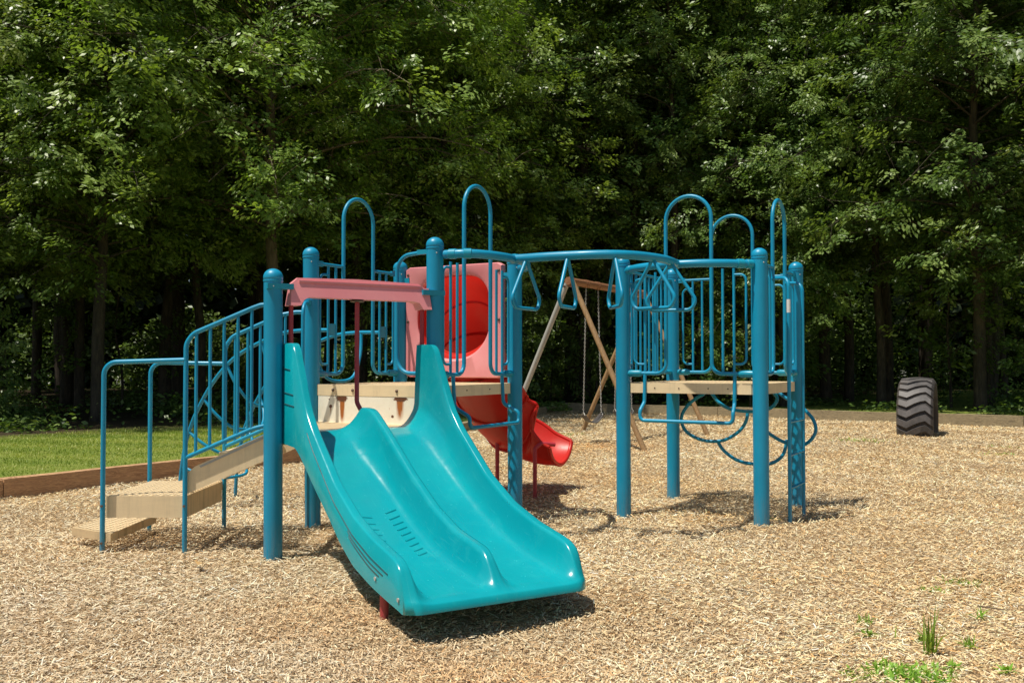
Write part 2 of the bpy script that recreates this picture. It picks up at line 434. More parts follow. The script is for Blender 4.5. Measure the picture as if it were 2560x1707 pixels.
def bark():
    m, nt, bs = mat('bark'); p = coords(nt, (5, 5, 1.1))
    n1 = noise(nt, p, 2.5, 7, .7, .6); n2 = noise(nt, coords(nt), 1.2, 3)
    c = mixc(nt, ramp(nt, n1, [(.35, (0,) * 3), (.65, (1,) * 3)]), (.022, .017, .011), (.095, .072, .045))
    c = mixc(nt, ramp(nt, n2, [(.5, (0,) * 3), (.7, (.4,) * 3)]), c, (.06, .07, .035))
    nt.links.new(c, bs.inputs['Base Color']); bs.inputs['Roughness'].default_value = .9
    bump(nt, bs, n1, .8, .03); return m
M['bark'] = bark()
M['bark_pale'] = M['bark'].copy(); M['bark_pale'].name = 'pale_bark'
for n_ in M['bark_pale'].node_tree.nodes:
    if n_.type == 'MIX' and not n_.inputs[6].is_linked:
        n_.inputs[6].default_value = (.09, .068, .045, 1); n_.inputs[7].default_value = (.26, .20, .135, 1)

# ------------------------------------------------------------------ camera / light
cam_d = bpy.data.cameras.new('camera'); cam = bpy.data.objects.new('camera', cam_d); col.objects.link(cam)
cam.location = (0, 0, 1.3416); cam.rotation_euler = (R(90 + 1.331), 0, 0)
cam_d.sensor_width = 36; cam_d.lens = 36 * 2114.9 / 2352; cam_d.clip_end = 2000; cam_d.clip_start = .05
scene.camera = cam
sd = Vector((.345, .205, -1)).normalized()
sun_d = bpy.data.lights.new('sun', 'SUN'); sun_d.energy = 5.0; sun_d.angle = R(.55); sun_d.color = (1, .94, .82)
sun = bpy.data.objects.new('sun', sun_d); col.objects.link(sun); sun.location = (-6, -4, 20)
sun.rotation_euler = sd.to_track_quat('-Z', 'Y').to_euler()
w = bpy.data.worlds.new('World'); scene.world = w; w.use_nodes = True
sk = w.node_tree.nodes.new('ShaderNodeTexSky'); sk.sky_type = 'NISHITA'; sk.sun_disc = False
sk.sun_elevation = math.asin(-sd.z); sk.sun_rotation = math.atan2(-sd.x, -sd.y)
w.node_tree.links.new(sk.outputs[0], w.node_tree.nodes['Background'].inputs[0]); w.node_tree.nodes['Background'].inputs[1].default_value = .078
scene.view_settings.view_transform = 'Standard'; scene.view_settings.look = 'None'; scene.view_settings.exposure = 0
scene.render.engine = 'CYCLES'
scene.cycles.max_bounces = 8; scene.cycles.transparent_max_bounces = 4

# ------------------------------------------------------------------ terrain
def gz(x, y):
    """height of the chip bed"""
    z = -.075 * np.exp(-(((x - .15) / .75) ** 2 + ((y - 4.45) / .6) ** 2))
    z = z + .05 * np.exp(-(((x + 2.6) / .9) ** 2 + ((y - 6.9) / .9) ** 2))
    z = z + .012 * np.sin(x * 1.7 + .6) * np.sin(y * 1.3 + 1.1) + .008 * np.sin(x * 4.1 + y * 3.3)
    return z
PLAY = [(-15.5, -6.5), (-8.36, 4.2), (-5.08, 9.16), (-2.85, 12.68), (-1.2, 17.0), (.36, 22.76), (1.5, 25.61), (10.67, 19.23), (23.5, 10.3), (26, -6.5)]
def inside(x, y):
    x = np.asarray(x); y = np.asarray(y); c = np.zeros(x.shape, bool); n = len(PLAY)
    for i in range(n):
        x1, y1 = PLAY[i]; x2, y2 = PLAY[(i + 1) % n]
        cond = ((y1 > y) != (y2 > y))
        with np.errstate(divide='ignore', invalid='ignore'):
            xi = (x2 - x1) * (y - y1) / (y2 - y1 + 1e-12) + x1
        c ^= cond & (x < xi)
    return c
# chip bed: fine grid near, clipped coarse polygon underneath
bm = bmesh.new()
nx, ny = 130, 130
gx = np.linspace(-7.5, 9.5, nx); gy = np.linspace(2.0, 15, ny)
def clip_grid():
    xs = np.arange(-15, 26.01, .25); ys = np.arange(-6, 26.01, .25)
    vs = {}
    for i, x in enumerate(xs[:-1]):
        for j, y in enumerate(ys[:-1]):
            cs = [(x, y), (xs[i + 1], y), (xs[i + 1], ys[j + 1]), (x, ys[j + 1])]
            if not inside(np.array([c[0] for c in cs]), np.array([c[1] for c in cs])).any(): continue
            f = []
            for c in cs:
                k = (round(c[0], 3), round(c[1], 3))
                if k not in vs: vs[k] = bm.verts.new((c[0], c[1], float(gz(c[0], c[1]))))
                f.append(vs[k])
            bm.faces.new(f)
clip_grid()
o = mk('ground_chip_bed', bm, M['bed']); tag(o, kind='structure')
o.name = 'play_area_ground'

# outer ground (lawn + forest floor) as a ring around the play area, 0.1 m higher, reaching the horizon
bm = bmesh.new()
cx, cy = 2.0, 10.0
rings = []
for s, zz in ((.985, -.25), (1.004, .10), (1.1, .105), (1.4, .10), (2.2, .10), (5, .1), (60, .1)):
    rings.append([bm.verts.new((cx + (x - cx) * s, cy + (y - cy) * s, zz)) for x, y in PLAY])
for A, B in zip(rings, rings[1:]):
    for i in range(len(PLAY)):
        j = (i + 1) % len(PLAY); bm.faces.new((A[i], A[j], B[j], B[i]))
o = mk('lawn_and_forest_floor', bm, M['lawn'], smooth=False); tag(o, kind='structure')

def mesh_from_arrays(name, V, F, mat_, fattr=None, cattr=None):
    """V (n,3), F (m,4) quads"""
    me = bpy.data.meshes.new(name)
    me.vertices.add(len(V)); me.vertices.foreach_set('co', V.astype(np.float32).ravel())
    k = F.shape[1]
    me.loops.add(F.size); me.loops.foreach_set('vertex_index', F.astype(np.int32).ravel())
    me.polygons.add(len(F)); me.polygons.foreach_set('loop_start', np.arange(0, F.size, k, dtype=np.int32))
    me.update(calc_edges=True)
    if fattr is not None:
        a = me.attributes.new('rnd', 'FLOAT', 'FACE'); a.data.foreach_set('value', fattr.astype(np.float32))
    if cattr is not None:
        a = me.attributes.new('col', 'FLOAT_COLOR', 'FACE'); a.data.foreach_set('color', cattr.astype(np.float32).ravel())
    me.materials.append(mat_)
    return me
def link_mesh(name, me, parent=None, loc=(0, 0, 0)):
    o = bpy.data.objects.new(name, me); col.objects.link(o); o.location = loc
    if parent: o.parent = parent
    return o

def scatter_chips():
    rs = np.random.RandomState(3)
    n = 760000
    u = rs.rand(n)
    y0, y1, pw = 2.6, 26.0, -.55       # density per depth ~ y^pw (per-area y^(pw-1))
    a = pw + 1; y = (u * (y1 ** a - y0 ** a) + y0 ** a) ** (1 / a)
    x = (rs.rand(n) * 2 - 1) * (.64 * y + .9)
    k = inside(x, y); x, y = x[k], y[k]; n = len(x)
    sc = np.clip(.68 + y * .055, .8, 2.0)
    L = sc * (.012 + .030 * rs.rand(n) ** 1.4 + .03 * (rs.rand(n) > .95)); W = sc * (.0032 + .0050 * rs.rand(n) ** 1.3)
    big = rs.rand(n) > .985; W = np.where(big, W * 1.9, W)
    # loosely aligned in drifting directions
    th = 1.1 * np.sin(x * .9 + y * .5) + .9 * np.sin(y * 1.3 - x * .4 + 2) + rs.randn(n) * .9
    pit = rs.randn(n) * .24; rol = rs.randn(n) * .36
    dx = np.stack([np.cos(th) * np.cos(pit), np.sin(th) * np.cos(pit), np.sin(pit)], 1)
    s0 = np.stack([-np.sin(th), np.cos(th), np.zeros(n)], 1)
    up = np.cross(dx, s0)
    s = s0 * np.cos(rol)[:, None] + up * np.sin(rol)[:, None]
    nrm = np.cross(dx, s)
    c = np.stack([x, y, gz(x, y) + .003 + rs.rand(n) * .017 * np.clip(sc, .8, 1.3) + np.abs(np.sin(pit)) * L * .5], 1)
    h1 = rs.uniform(.55, 1, n)
    V = np.empty((n, 4, 3))
    V[:, 0] = c - dx * (L / 2)[:, None] - s * (W / 2 * h1)[:, None]
    V[:, 1] = c + dx * (L / 2)[:, None] - s * (W / 2)[:, None] * rs.uniform(.3, 1, n)[:, None]
    V[:, 2] = c + dx * (L / 2)[:, None] * .92 + s * (W / 2)[:, None]
    V[:, 3] = c - dx * (L / 2)[:, None] + s * (W / 2 * h1)[:, None]
    F = np.arange(n * 4).reshape(n, 4)
    pal = np.array([[.68, .54, .37], [.60, .45, .29], [.74, .63, .48], [.50, .36, .22], [.60, .54, .46], [.56, .34, .16], [.34, .23, .14], [.17, .11, .07], [.80, .74, .63]])
    pr = np.array([.2, .17, .16, .11, .12, .05, .08, .05, .09])
    ci = rs.choice(len(pal), n, p=pr / pr.sum()); C = pal[ci] * rs.uniform(1.0, 1.5, (n, 1)) * np.array([1.0, .985, .84])
    gl = np.clip((1.5 - x) / 4, 0, 1) * np.clip((9 - y) / 4, 0, 1); gl = (gl * .45)[:, None]; C = C * (1 - gl) + (C.mean(1, keepdims=True) * np.array([1.0, .93, .84]) * .98) * gl
    pt = .5 + .5 * np.sin(x * 1.1 + 2 * np.sin(y * .8)) * np.sin(y * 1.5 + 1.5 * np.sin(x * .7 + 1)); C = C * (.86 + .2 * pt)[:, None]
    # fresher orange chips where feet have stirred the bed
    def patch(cx_, cy_, r_): return np.exp(-(((x - cx_) / r_) ** 2 + ((y - cy_) / (r_ * .8)) ** 2))
    f = np.clip(patch(-.9, 4.9, .6) * .55 + patch(-.2, 3.95, .55) * .6 + patch(1.3, 14.6, 1.3) * .7 + patch(.9, 11, 1.2) * .35, 0, .8)[:, None]
    C = C * (1 - f) + C * np.array([1.0, .74, .50]) * f
    C = np.clip(np.concatenate([C, np.ones((n, 1))], 1), 0, .85)
    me = mesh_from_arrays('wood_chips', V.reshape(-1, 3), F, M['chips'], cattr=C)
    tag(link_mesh('wood_chips', me), 'loose tan wood chips covering the play area', 'wood chips', kind='stuff')
scatter_chips()

def scatter_blades(name, n, xr, yr, keep, hgt, wid, mt, label, cat, seed=5):
    rs = np.random.RandomState(seed)
    x = rs.uniform(*xr, n); y = rs.uniform(*yr, n); k = keep(x, y); x, y = x[k], y[k]; n = len(x)
    th = rs.rand(n) * 2 * PI; h = hgt * rs.uniform(.5, 1.2, n) * (.7 + y * .03); wd = wid * rs.uniform(.7, 1.3, n) * (.7 + y * .03)
    ln = rs.uniform(.1, .9, n) * h; la = rs.rand(n) * 2 * PI
    c = np.stack([x, y, np.full(n, .10)], 1); s = np.stack([np.cos(th), np.sin(th), np.zeros(n)], 1) * (wd / 2)[:, None]
    tip = c + np.stack([np.cos(la) * ln, np.sin(la) * ln, h], 1)
    V = np.empty((n, 3, 3)); V[:, 0] = c - s; V[:, 1] = c + s; V[:, 2] = tip
    r = np.clip(rs.rand(n) * .55 + .12 + .30 * np.sin(x * .9 + y * 5.2 + .8 * np.sin(x)) + (rs.rand(n) > .97) * .5, 0, 1)
    me = mesh_from_arrays(name, V.reshape(-1, 3), np.arange(n * 3).reshape(n, 3), mt, fattr=r)
    return tag(link_mesh(name, me), label, cat, kind='stuff')
rs_l = np.random.RandomState(77)
def lawn_keep(x, y):
    d = ~inside(x, y)
    return d & (y < 15.5 + rs_l.rand(x.size) * 1.2 + .9 * np.clip(x + 8, -3, 5) + .35 * np.sin(x * 2.3))
scatter_blades('lawn_grass', 260000, (-15, 0), (5, 24), lawn_keep, .026, .011, M['blade'], 'short mown green lawn grass left of the play area', 'grass')
def strip_keep(x, y):
    # narrow grass strip beyond the far timbers
    t = (x - 1.5) / 9.17
    yy = 25.61 - 6.38 * t
    return (~inside(x, y)) & (y > yy) & (y < yy + 1.2)
scatter_blades('grass_strip', 60000, (.5, 24), (10, 28), strip_keep, .07, .016, M['blade'], 'narrow strip of grass behind the far timber edging', 'grass', 6)

# ------------------------------------------------------------------ play structure
ROOT = empty('play_structure', (-.3, 7.4, 0), 'teal playground climber with turquoise double slide, red spiral slide and overhead rings', 'playground structure')
S = 1.22
def v2(x, y): return Vector((x, y, 0))
P709 = v2(-1.641, 7.497); P995 = v2(-.579, 6.896); P925 = v2(-1.04, 8.558); P1185 = v2(.022, 7.957); P1 = v2(-1.631, 6.277)
PA = v2(.983, 8.168); PB = v2(2.032, 7.545); PC = v2(1.606, 9.217); PD = v2(2.655, 8.594)
U = (P995 - P709).normalized(); Vv = (P925 - P709).normalized()
U2 = (PB - PA).normalized(); V2 = (PC - PA).normalized()
HP, HP1 = 2.285, 1.985

def post(p, H, lean=(0, 0)):
    g = float(gz(p.x, p.y)); r = .0635
    bm = bmesh.new(); tube(bm, [Vector((p.x + lean[0], p.y + lean[1], g - .25)), Vector((p.x, p.y, H - .075))], r, 32)
    o = mk('post', bm, M['teal'], ROOT)
    bm = bmesh.new(); rc = .0665
    lathe(bm, (p.x, p.y, H - .09), [(r - .002, 0), (rc, 0), (rc + .001, .006), (rc, .012), (rc - .003, .014), (rc, .018)] + [(rc * math.cos(a), .03 + (.06) * math.sin(a)) for a in [k * PI / 16 for k in range(8)]] + [(0, .09)], 32)
    c = mk('post_cap', bm, M['teal'], o)
    a = Vector((.3, -1, 0)).normalized()
    bm = bmesh.new(); bmesh.ops.create_uvsphere(bm, u_segments=8, v_segments=6, radius=.006, matrix=Matrix.Translation(Vector((p.x, p.y, H - .125)) + a * r))
    mk('bolt', bm, M['steel'], o)
    return o
post(P1, HP1, (.012, 0))
for p in (P709, P995, P925, P1185, PA, PB, PC, PD): post(p, HP, (.03, 0) if p is P709 else (.006, 0))

def clip_convex(poly, p, d):
    """intersect line p+t d with convex polygon -> (t0,t1)"""
    t0, t1 = -1e9, 1e9; n = len(poly)
    area = sum(poly[i].x * poly[(i + 1) % n].y - poly[(i + 1) % n].x * poly[i].y for i in range(n))
    sg = 1 if area > 0 else -1
    for i in range(n):
        a, b = poly[i], poly[(i + 1) % n]; e = b - a; nx_, ny_ = -e.y * sg, e.x * sg
        num = (p.x - a.x) * nx_ + (p.y - a.y) * ny_; den = d.x * nx_ + d.y * ny_
        if abs(den) < 1e-9:
            if num < 0: return None
            continue
        t = -num / den
        if den > 0: t0 = max(t0, t)
        else: t1 = min(t1, t)
    return (t0, t1) if t1 > t0 + .005 else None
def perforated(bm, poly, ztop, direc, step=.046, wd=.0145, th=.012):
    cen = sum(poly, Vector()) / len(poly)
    for sgn in (1, -1):
        d = Matrix.Rotation(sgn * R(35), 3, 'Z') @ direc; q = Vector((-d.y, d.x, 0))
        k = -60
        while k <= 60:
            p = cen + q * (k * step); r = clip_convex(poly, p, d)
            if r:
                a = p + d * r[0]; b = p + d * r[1]; zz = ztop - th / 2 - (.0015 if sgn > 0 else 0)
                beam(bm, (a.x, a.y, zz), (b.x, b.y, zz), wd, th)
            k += 1
def inset(poly, d):
    cen = sum(poly, Vector()) / len(poly); return [cen + (p - cen) * (1 - d / (p - cen).length) for p in poly]
def deck(poly, ztop, th, direc, corner=.075, name='deck'):
    # chamfered corners round the posts
    out = []; n = len(poly)
    for i in range(n):
        p, a, b = poly[i], poly[i - 1], poly[(i + 1) % n]
        out += [p + (a - p).normalized() * corner, p + (b - p).normalized() * corner]
    bm = bmesh.new(); m = len(out)
    inn = inset(out, .018); inn2 = inset(out, .04)
    o_lo = [bm.verts.new((p.x, p.y, ztop - th)) for p in out]; o_hi = [bm.verts.new((p.x, p.y, ztop)) for p in out]
    i_hi = [bm.verts.new((p.x, p.y, ztop)) for p in inn2]; i_md = [bm.verts.new((p.x, p.y, ztop - .014)) for p in inn2]
    i_m2 = [bm.verts.new((p.x, p.y, ztop - .014)) for p in inn]; i_lo = [bm.verts.new((p.x, p.y, ztop - th)) for p in inn]
    for A, B in ((o_lo, o_hi), (o_hi, i_hi), (i_hi, i_md), (i_md, i_m2), (i_m2, i_lo), (i_lo, o_lo)):
        for i in range(m): bm.faces.new((A[i], A[(i + 1) % m], B[(i + 1) % m], B[i]))
    bevel(bm, .006, 2)
    o = mk(name, bm, M['tan'], ROOT)
    bm = bmesh.new(); perforated(bm, inset(out, .03), ztop - .0015, direc)
    mk('perforated_surface', bm, M['tan'], o, smooth=False)
    return o
dk = deck([P709, P995, P1185, P925], 1.168, .088, U)
dk2 = deck([PA, PB, PD, PC], 1.168, .088, U2)
e1 = (P995 - P1).normalized()
dk3 = deck([P1, P995, P709], .868, .088, e1)
def bolts(parent, a, d, n_, ts, z, r=.012, material='bolt'):
    for t in ts:
        bm = bmesh.new(); c = a + d * t + Vector((0, 0, z)) + n_ * .001
        bmesh.ops.create_uvsphere(bm, u_segments=10, v_segments=6, radius=r, matrix=Matrix.Translation(c) @ Matrix.Diagonal((1, 1, 1, 1)))
        mk('bolt', bm, M[material], parent)
bolts(dk, P709, U, -Vv, (.24, .44, .87, 1.07), 1.125, .013)
bolts(dk2, PA, U2, -V2, (.30, .52, .78, .95), 1.125, .006)
bolts(dk, P995, Vv, U, (.45, .8), 1.125, .006)

# riser panel with rust
bm = bmesh.new()
hexa(bm, [P709 + U * a + Vector((0, 0, z)) for a, z in ((.085, .868), (1.135, .868), (1.135, 1.076), (.085, 1.076))], None, .014, Vv)
bevel(bm, .004, 1)
o = mk('riser_panel', bm, M['rust_panel'], ROOT)
at = o.data.attributes.new('uvw', 'FLOAT_VECTOR', 'POINT')
for i, v in enumerate(o.data.vertices):
    wv = v.co + ROOT.location; at.data[i].vector = ((wv - P709).dot(U), 0, wv.z)
tag(o, 'white riser panel streaked with rust')

def bullet(parent, p, d, z, L=.11, r=.03, off=.055):
    bm = bmesh.new(); d = d.normalized(); c = p + Vector((0, 0, z))
    tube(bm, [c + d * off * .6, c + d * off, c + d * (off + L * .25), c + d * (off + L * .85), c + d * (off + L)], [r * .7, r * .9, r, r, r * .72], 16)
    return mk('clamp', bm, M['teal_dark'], parent)

def at_edge(a, d, t, z, off=0, n_=None):
    v = a + d * t + Vector((0, 0, z))
    if n_ is not None: v = v + n_ * off
    return v

def half_fill(parent, a, d, flip, ztop, rails=True, plate=False, loop=True):
    f = (lambda t: S - t) if flip else (lambda t: t)
    E_ = lambda t, z: at_edge(a, d, f(t), z)
    if rails:
        bm = bmesh.new(); tube(bm, [E_(.06, 2.16), E_(.405, 2.16)], .0135); mk('top_rail', bm, M['teal'], parent)
        bm = bmesh.new(); c = E_(.105, 2.16); beam(bm, E_(.055, 2.16), E_(.14, 2.16), .022, .045); bevel(bm, .006, 1); mk('clamp', bm, M['teal_dark'], parent)
    for t in (.215, .31):
        bm = bmesh.new(); tube(bm, [E_(t, 1.25), E_(t, ztop)], .0115); mk('bar', bm, M['teal'], parent)
    if loop:
        bm = bmesh.new(); tube(bm, fillet([E_(.215, 2.075), E_(.112, 2.075), E_(.112, 1.33), E_(.215, 1.33)], .07), .0105)
        mk('loop_bar', bm, M['teal'], parent)
    if plate:
        bm = bmesh.new(); n_ = Vector((-d.y, d.x, 0)); hexa(bm, [E_(t, z) + n_ * -.005 for t, z in ((.215, 1.57), (.31, 1.57), (.31, 1.67), (.215, 1.67))], None, .01, n_)
        mk('climber_plate', bm, M['teal_dark'], parent)
    bullet(parent, a if not flip else a + d * S, d if not flip else -d, 1.25, .135, .030, .045)

def arch_panel(a, d, rails=True, plate=False, ztop=2.16):
    bm = bmesh.new(); E_ = lambda t, z: at_edge(a, d, t, z)
    pts = fillet([E_(.10, 1.25), E_(.4075, 1.25), E_(.4075, 2.0)], .09)
    cz = 2.565; r = .203
    pts += [E_(.61 - r * math.cos(q), cz + r * math.sin(q)) for q in [k * PI / 18 for k in range(19)]]
    pts += fillet([E_(.8125, 2.0), E_(.8125, 1.25), E_(1.12, 1.25)], .09)
    tube(bm, pts, .0165, 14)
    o = mk('arch_panel', bm, M['teal'], ROOT)
    half_fill(o, a, d, False, ztop, rails, plate); half_fill(o, a, d, True, ztop, rails, plate)
    return o
arch_panel(P709, Vv, plate=True)
arch_panel(P995, Vv, rails=False, ztop=2.12)
ab = arch_panel(PA, U2, rails=False, ztop=2.13)
arch_panel(PC, U2)
arch_panel(PB, V2)

# plain barrier on the left of the right hand deck
bm = bmesh.new(); E_ = lambda t, z: at_edge(PA, V2, t, z)
tube(bm, [E_(.07, 2.16), E_(1.15, 2.16)], .0135); brr = mk('barrier_panel', bm, M['teal'], ROOT)
bm = bmesh.new(); tube(bm, [E_(.07, 1.25), E_(1.15, 1.25)], .0155); mk('bottom_rail', bm, M['teal'], brr)
for k in range(9):
    t = .2 + k * .103
    bm = bmesh.new(); tube(bm, [E_(t, 1.25), E_(t, 2.16)], .0115); mk('bar', bm, M['teal'], brr)
for q, dd in ((PA, V2), (PC, -V2)): bullet(brr, q, dd, 1.25, .09, .022); bullet(brr, q, dd, 2.16, .09, .022)
bm = bmesh.new(); tube(bm, fillet([E_(.2, 2.06), E_(.11, 2.06), E_(.11, 1.33), E_(.2, 1.33)], .06), .0105); mk('loop_bar', bm, M['teal'], brr)
for (p, q, wd) in ((E_(.11, 1.68), E_(.11, 1.80), .014),):
    bm = bmesh.new(); c = p - U2 * .012; tube(bm, [p, q], .0118, 12); mk('sticker', bm, M['label_white'], brr)

# guard loops beside the openings
def guard(p, d, L=.35, z0=1.262, z1=2.178, r=.0155):
    bm = bmesh.new()
    tube(bm, fillet([p + d * .09 + Vector((0, 0, z1)), p + d * L + Vector((0, 0, z1 - .02)), p + d * L + Vector((0, 0, z0)), p + d * .09 + Vector((0, 0, z0))], .13, 8), r, 14)
    o = mk('guard_loop', bm, M['teal'], ROOT)
    for z in (z0, z1):
        bm = bmesh.new(); c = p + Vector((0, 0, z)); beam(bm, c + d * .04, c + d * .15, .04, .034); bevel(bm, .012, 2); mk('clamp', bm, M['teal_dark'], o)
    return o
guard(P995, -U)
e3 = (P1 - P709).normalized()
guard(P709, e3, .285, .98, 1.83, .014)

# hanging step loops under the two arch openings
def step_loop(a, d, n_, t0, t1, out, lab=None):
    bm = bmesh.new(); E_ = lambda t, z, o_: at_edge(a, d, t, z, o_, n_)
    pts = fillet([E_(t0, 1.25, 0), E_(t0, 1.0, .015), E_(t0 - .01, .93, out), E_(t0 - .01, .845, out), E_(t1 + .01, .845, out), E_(t1 + .01, .93, out), E_(t1, 1.0, .015), E_(t1, 1.25, 0)], [.05, .05, .09, .09, .05, .05], 7)
    tube(bm, pts, .0155, 14); return mk('step_loop', bm, M['teal'], ROOT)
step_loop(PA, U2, -V2, .21, 1.01, .09)
step_loop(P995, Vv, U, .25, 1.0, .16)

# ---- overhead ring run
def zz(pts, z): return [Vector((x, y, z)) for x, y in pts]
OZ = 2.15
bm = bmesh.new(); yl = spline(zz([(-.50, 6.86), (-.375, 6.80), (-.25, 6.83), (-.10, 6.97), (.015, 7.16), (.10, 7.40), (.12, 7.65), (.075, 7.87)], OZ), 6)
tube(bm, yl, .033, 16); oh = mk('overhead_ring_run', bm, M['teal'], ROOT)
bm = bmesh.new(); tube(bm, spline(zz([(1.02, 8.08), (1.06, 7.86), (1.17, 7.68), (1.32, 7.55), (1.52, 7.47), (1.72, 7.46), (1.88, 7.50), (1.97, 7.53)], OZ), 6), .033, 16); mk('yoke', bm, M['teal'], oh)
main = spline(zz([(.0, 7.17), (.11, 7.10), (.25, 7.01), (.42, 6.93), (.6, 6.87), (.77, 6.86), (.93, 6.92), (1.08, 7.05), (1.2, 7.2), (1.29, 7.38), (1.345, 7.53)], OZ), 6)
bm = bmesh.new(); tube(bm, main, .034, 18); mk('main_pipe', bm, M['teal'], oh)
for c, d in (((-.44, 6.825), (.9, -.35)), ((-.33, 6.80), (1, .05)), ((.11, 7.78), (-.2, 1)), ((1.03, 8.0), (.2, -1)), ((1.86, 7.49), (1, .2)), ((1.94, 7.52), (.9, .4)), ((1.345, 7.53), (.4, .9)), ((.02, 7.165), (.8, -.55))):
    bm = bmesh.new(); c = Vector((*c, OZ)); d = Vector((*d, 0)).normalized(); tube(bm, [c - d * .03, c - d * .027, c + d * .027, c + d * .03], [.035, .0385, .0385, .035], 16); mk('collar', bm, M['teal_dark'], oh)
for t in (1, 4):
    pass
for cx_, cy_ in ((.11, 7.10), (.42, 6.93), (.77, 6.86), (1.08, 7.05), (1.27, 7.33)):
    c = Vector((cx_, cy_, OZ)); i = min(range(1, len(main) - 1), key=lambda i: (main[i] - c).length)
    tg = (main[i + 1] - main[i - 1]).normalized(); sd_ = Vector((-tg.y, tg.x, 0)); c = main[i]
    top = c + Vector((0, 0, -.028))
    pts = [top + sd_ * .012, c + sd_ * .205 + Vector((0, 0, -.315)), c + sd_ * .165 + Vector((0, 0, -.39)), c - sd_ * .165 + Vector((0, 0, -.39)), c - sd_ * .205 + Vector((0, 0, -.315)), top - sd_ * .012]
    bm = bmesh.new(); tube(bm, fillet(pts, .06, 6), .0145, 12); mk('trapeze_ring', bm, M['teal'], oh)

# ---- red panel with tube opening and spiral chute
def red_panel():
    E_ = lambda t, z, o_=0: at_edge(P925, U, t, z, o_, Vv)
    ox = .585
    def outer(q):
        c, s_ = math.cos(q), math.sin(q); k = 1 / max(abs(c) / .515, abs(s_) / .505)
        return ox + k * c * 1.0, 1.715 + k * s_
    def hole(q):
        c, s_ = math.cos(q), math.sin(q); n_ = 3.2
        rx = .385; rz = .375
        k = (abs(c / rx) ** n_ + abs(s_ / rz) ** n_) ** (-1 / n_)
        if s_ < 0:
            k = (abs(c / rx) ** 2.2 + abs(s_ / rz) ** 2.2) ** (-1 / 2.2)
        return ox + k * c, 1.755 + k * s_
    bm = bmesh.new(); n = 96; ys = {}
    qs = [2 * PI * i / n + PI / n for i in range(n)]
    def ring(fn, sc, off):
        return [bm.verts.new(E_(*[fn(q)[0] * sc + ox * (1 - sc), fn(q)[1] * sc + 1.73 * (1 - sc)], off)) for q in qs]
    R0 = ring(outer, 1.0, .05); R1 = ring(outer, 1.0, -.0); R2 = ring(outer, .985, -.014); R3 = ring(hole, 1.07, -.014); R4 = ring(hole, 1.015, .0); R5 = ring(hole, 1.0, .05)
    for A, B in ((R0, R1), (R1, R2), (R2, R3), (R3, R4), (R4, R5), (R5, R0)):
        for i in range(n): bm.faces.new((A[i], A[(i + 1) % n], B[(i + 1) % n], B[i]))
    p = mk('tube_entry_panel', bm, M['pink'], ROOT, angle=35); tag(p, 'faded pink panel with round slide opening')
    for t, z in ((.1, 2.15), (1.07, 2.15), (.1, 1.72), (1.07, 1.72)):
        bm = bmesh.new(); bmesh.ops.create_uvsphere(bm, u_segments=8, v_segments=6, radius=.014, matrix=Matrix.Translation(E_(t, z, -.014))); mk('bolt', bm, M['bolt'], p)
    for q, s_ in ((P925, 1), (P1185, -1)):
        bm = bmesh.new(); c = q + Vector((0, 0, 2.1)) + U * s_ * .045; beam(bm, c, c + U * s_ * .07, .04, .05); bevel(bm, .008, 1); mk('clamp', bm, M['teal_dark'], p)
    # hood: from the opening it narrows into the round tube and turns
    bm = bmesh.new(); rings_ = []
    cen = [E_(.585, 1.755, .045), E_(.57, 1.74, .20), E_(.55, 1.67, .36), E_(.51, 1.52, .52), E_(.48, 1.32, .64)]
    cen = spline(cen, 4)
    T, Nn = frames(cen)
    for i, (c, t) in enumerate(zip(cen, T)):
        f = i / (len(cen) - 1); rr = []
        side = t.cross(Vector((0, 0, 1))).normalized() * -1; upv = side.cross(t).normalized() * -1
        if upv.z < 0: upv = -upv
        if side.dot(U) < 0: side = -side
        for q in qs:
            hx, hz = hole(q); hx -= .585; hz -= 1.755
            cx__, cz__ = .31 * math.cos(q) - .05, .31 * math.sin(q)
            k = min(1, f * 2.2); k = k * k * (3 - 2 * k)
            rr.append(bm.verts.new(c + side * (hx * (1 - k) + cx__ * k) + upv * (hz * (1 - k) + cz__ * k)))
        rings_.append(rr)
    RINGCO = [[v.co.copy() for v in r_] for r_ in rings_]
    for A, B in zip(rings_, rings_[1:]):
        for i in range(n): bm.faces.new((A[i], A[(i + 1) % n], B[(i + 1) % n], B[i]))
    hd = mk('tube_hood', bm, M['red'], p)
    for i, kk in ((8, 0), (13, 0)):
        bm = bmesh.new(); rg_ = [Vector(v) for v in RINGCO[i]]; c0 = sum(rg_, Vector()) / len(rg_)
        tube(bm, [c0 + (v - c0) * .985 for v in rg_[::2]], .012, 6, closed=True); mk('seam_ring', bm, M['red'], hd)
    # chute
    path = [(-.40, 8.62, 1.16), (-.32, 8.84, 1.06), (-.25, 9.06, .88), (-.19, 9.26, .68), (-.09, 9.42, .50), (.05, 9.53, .39), (.20, 9.56, .335), (.36, 9.53, .31), (.50, 9.48, .31)]
    wall = [.18, .20, .24, .30, .44, .50, .42, .28, .20]
    sp = spline(path, 5); wl = [v.x for v in spline([(a, 0, 0) for a in wall], 5)]
    T, _ = frames(sp); m = 30; rr = []
    bm = bmesh.new()
    def section(c, t, h, th):
        side = Vector((t.y, -t.x, 0)).normalized(); up_ = Vector((0, 0, 1))
        r = RAD(c); out = []
        for k in range(m + 1):
            q = -1.28 + 2.56 * k / m
            # rounded bowl with flaring top, height h above the bed
            x = (r + th) * math.sin(q); z = (r + th) * (1 - math.cos(q)) - th
            zmax = r * (1 - math.cos(1.28))
            z = z if z < 0 else z * (h / zmax)
            out.append(bm.verts.new(c + side * x + up_ * z))
        return out
    ins, outs = [], []
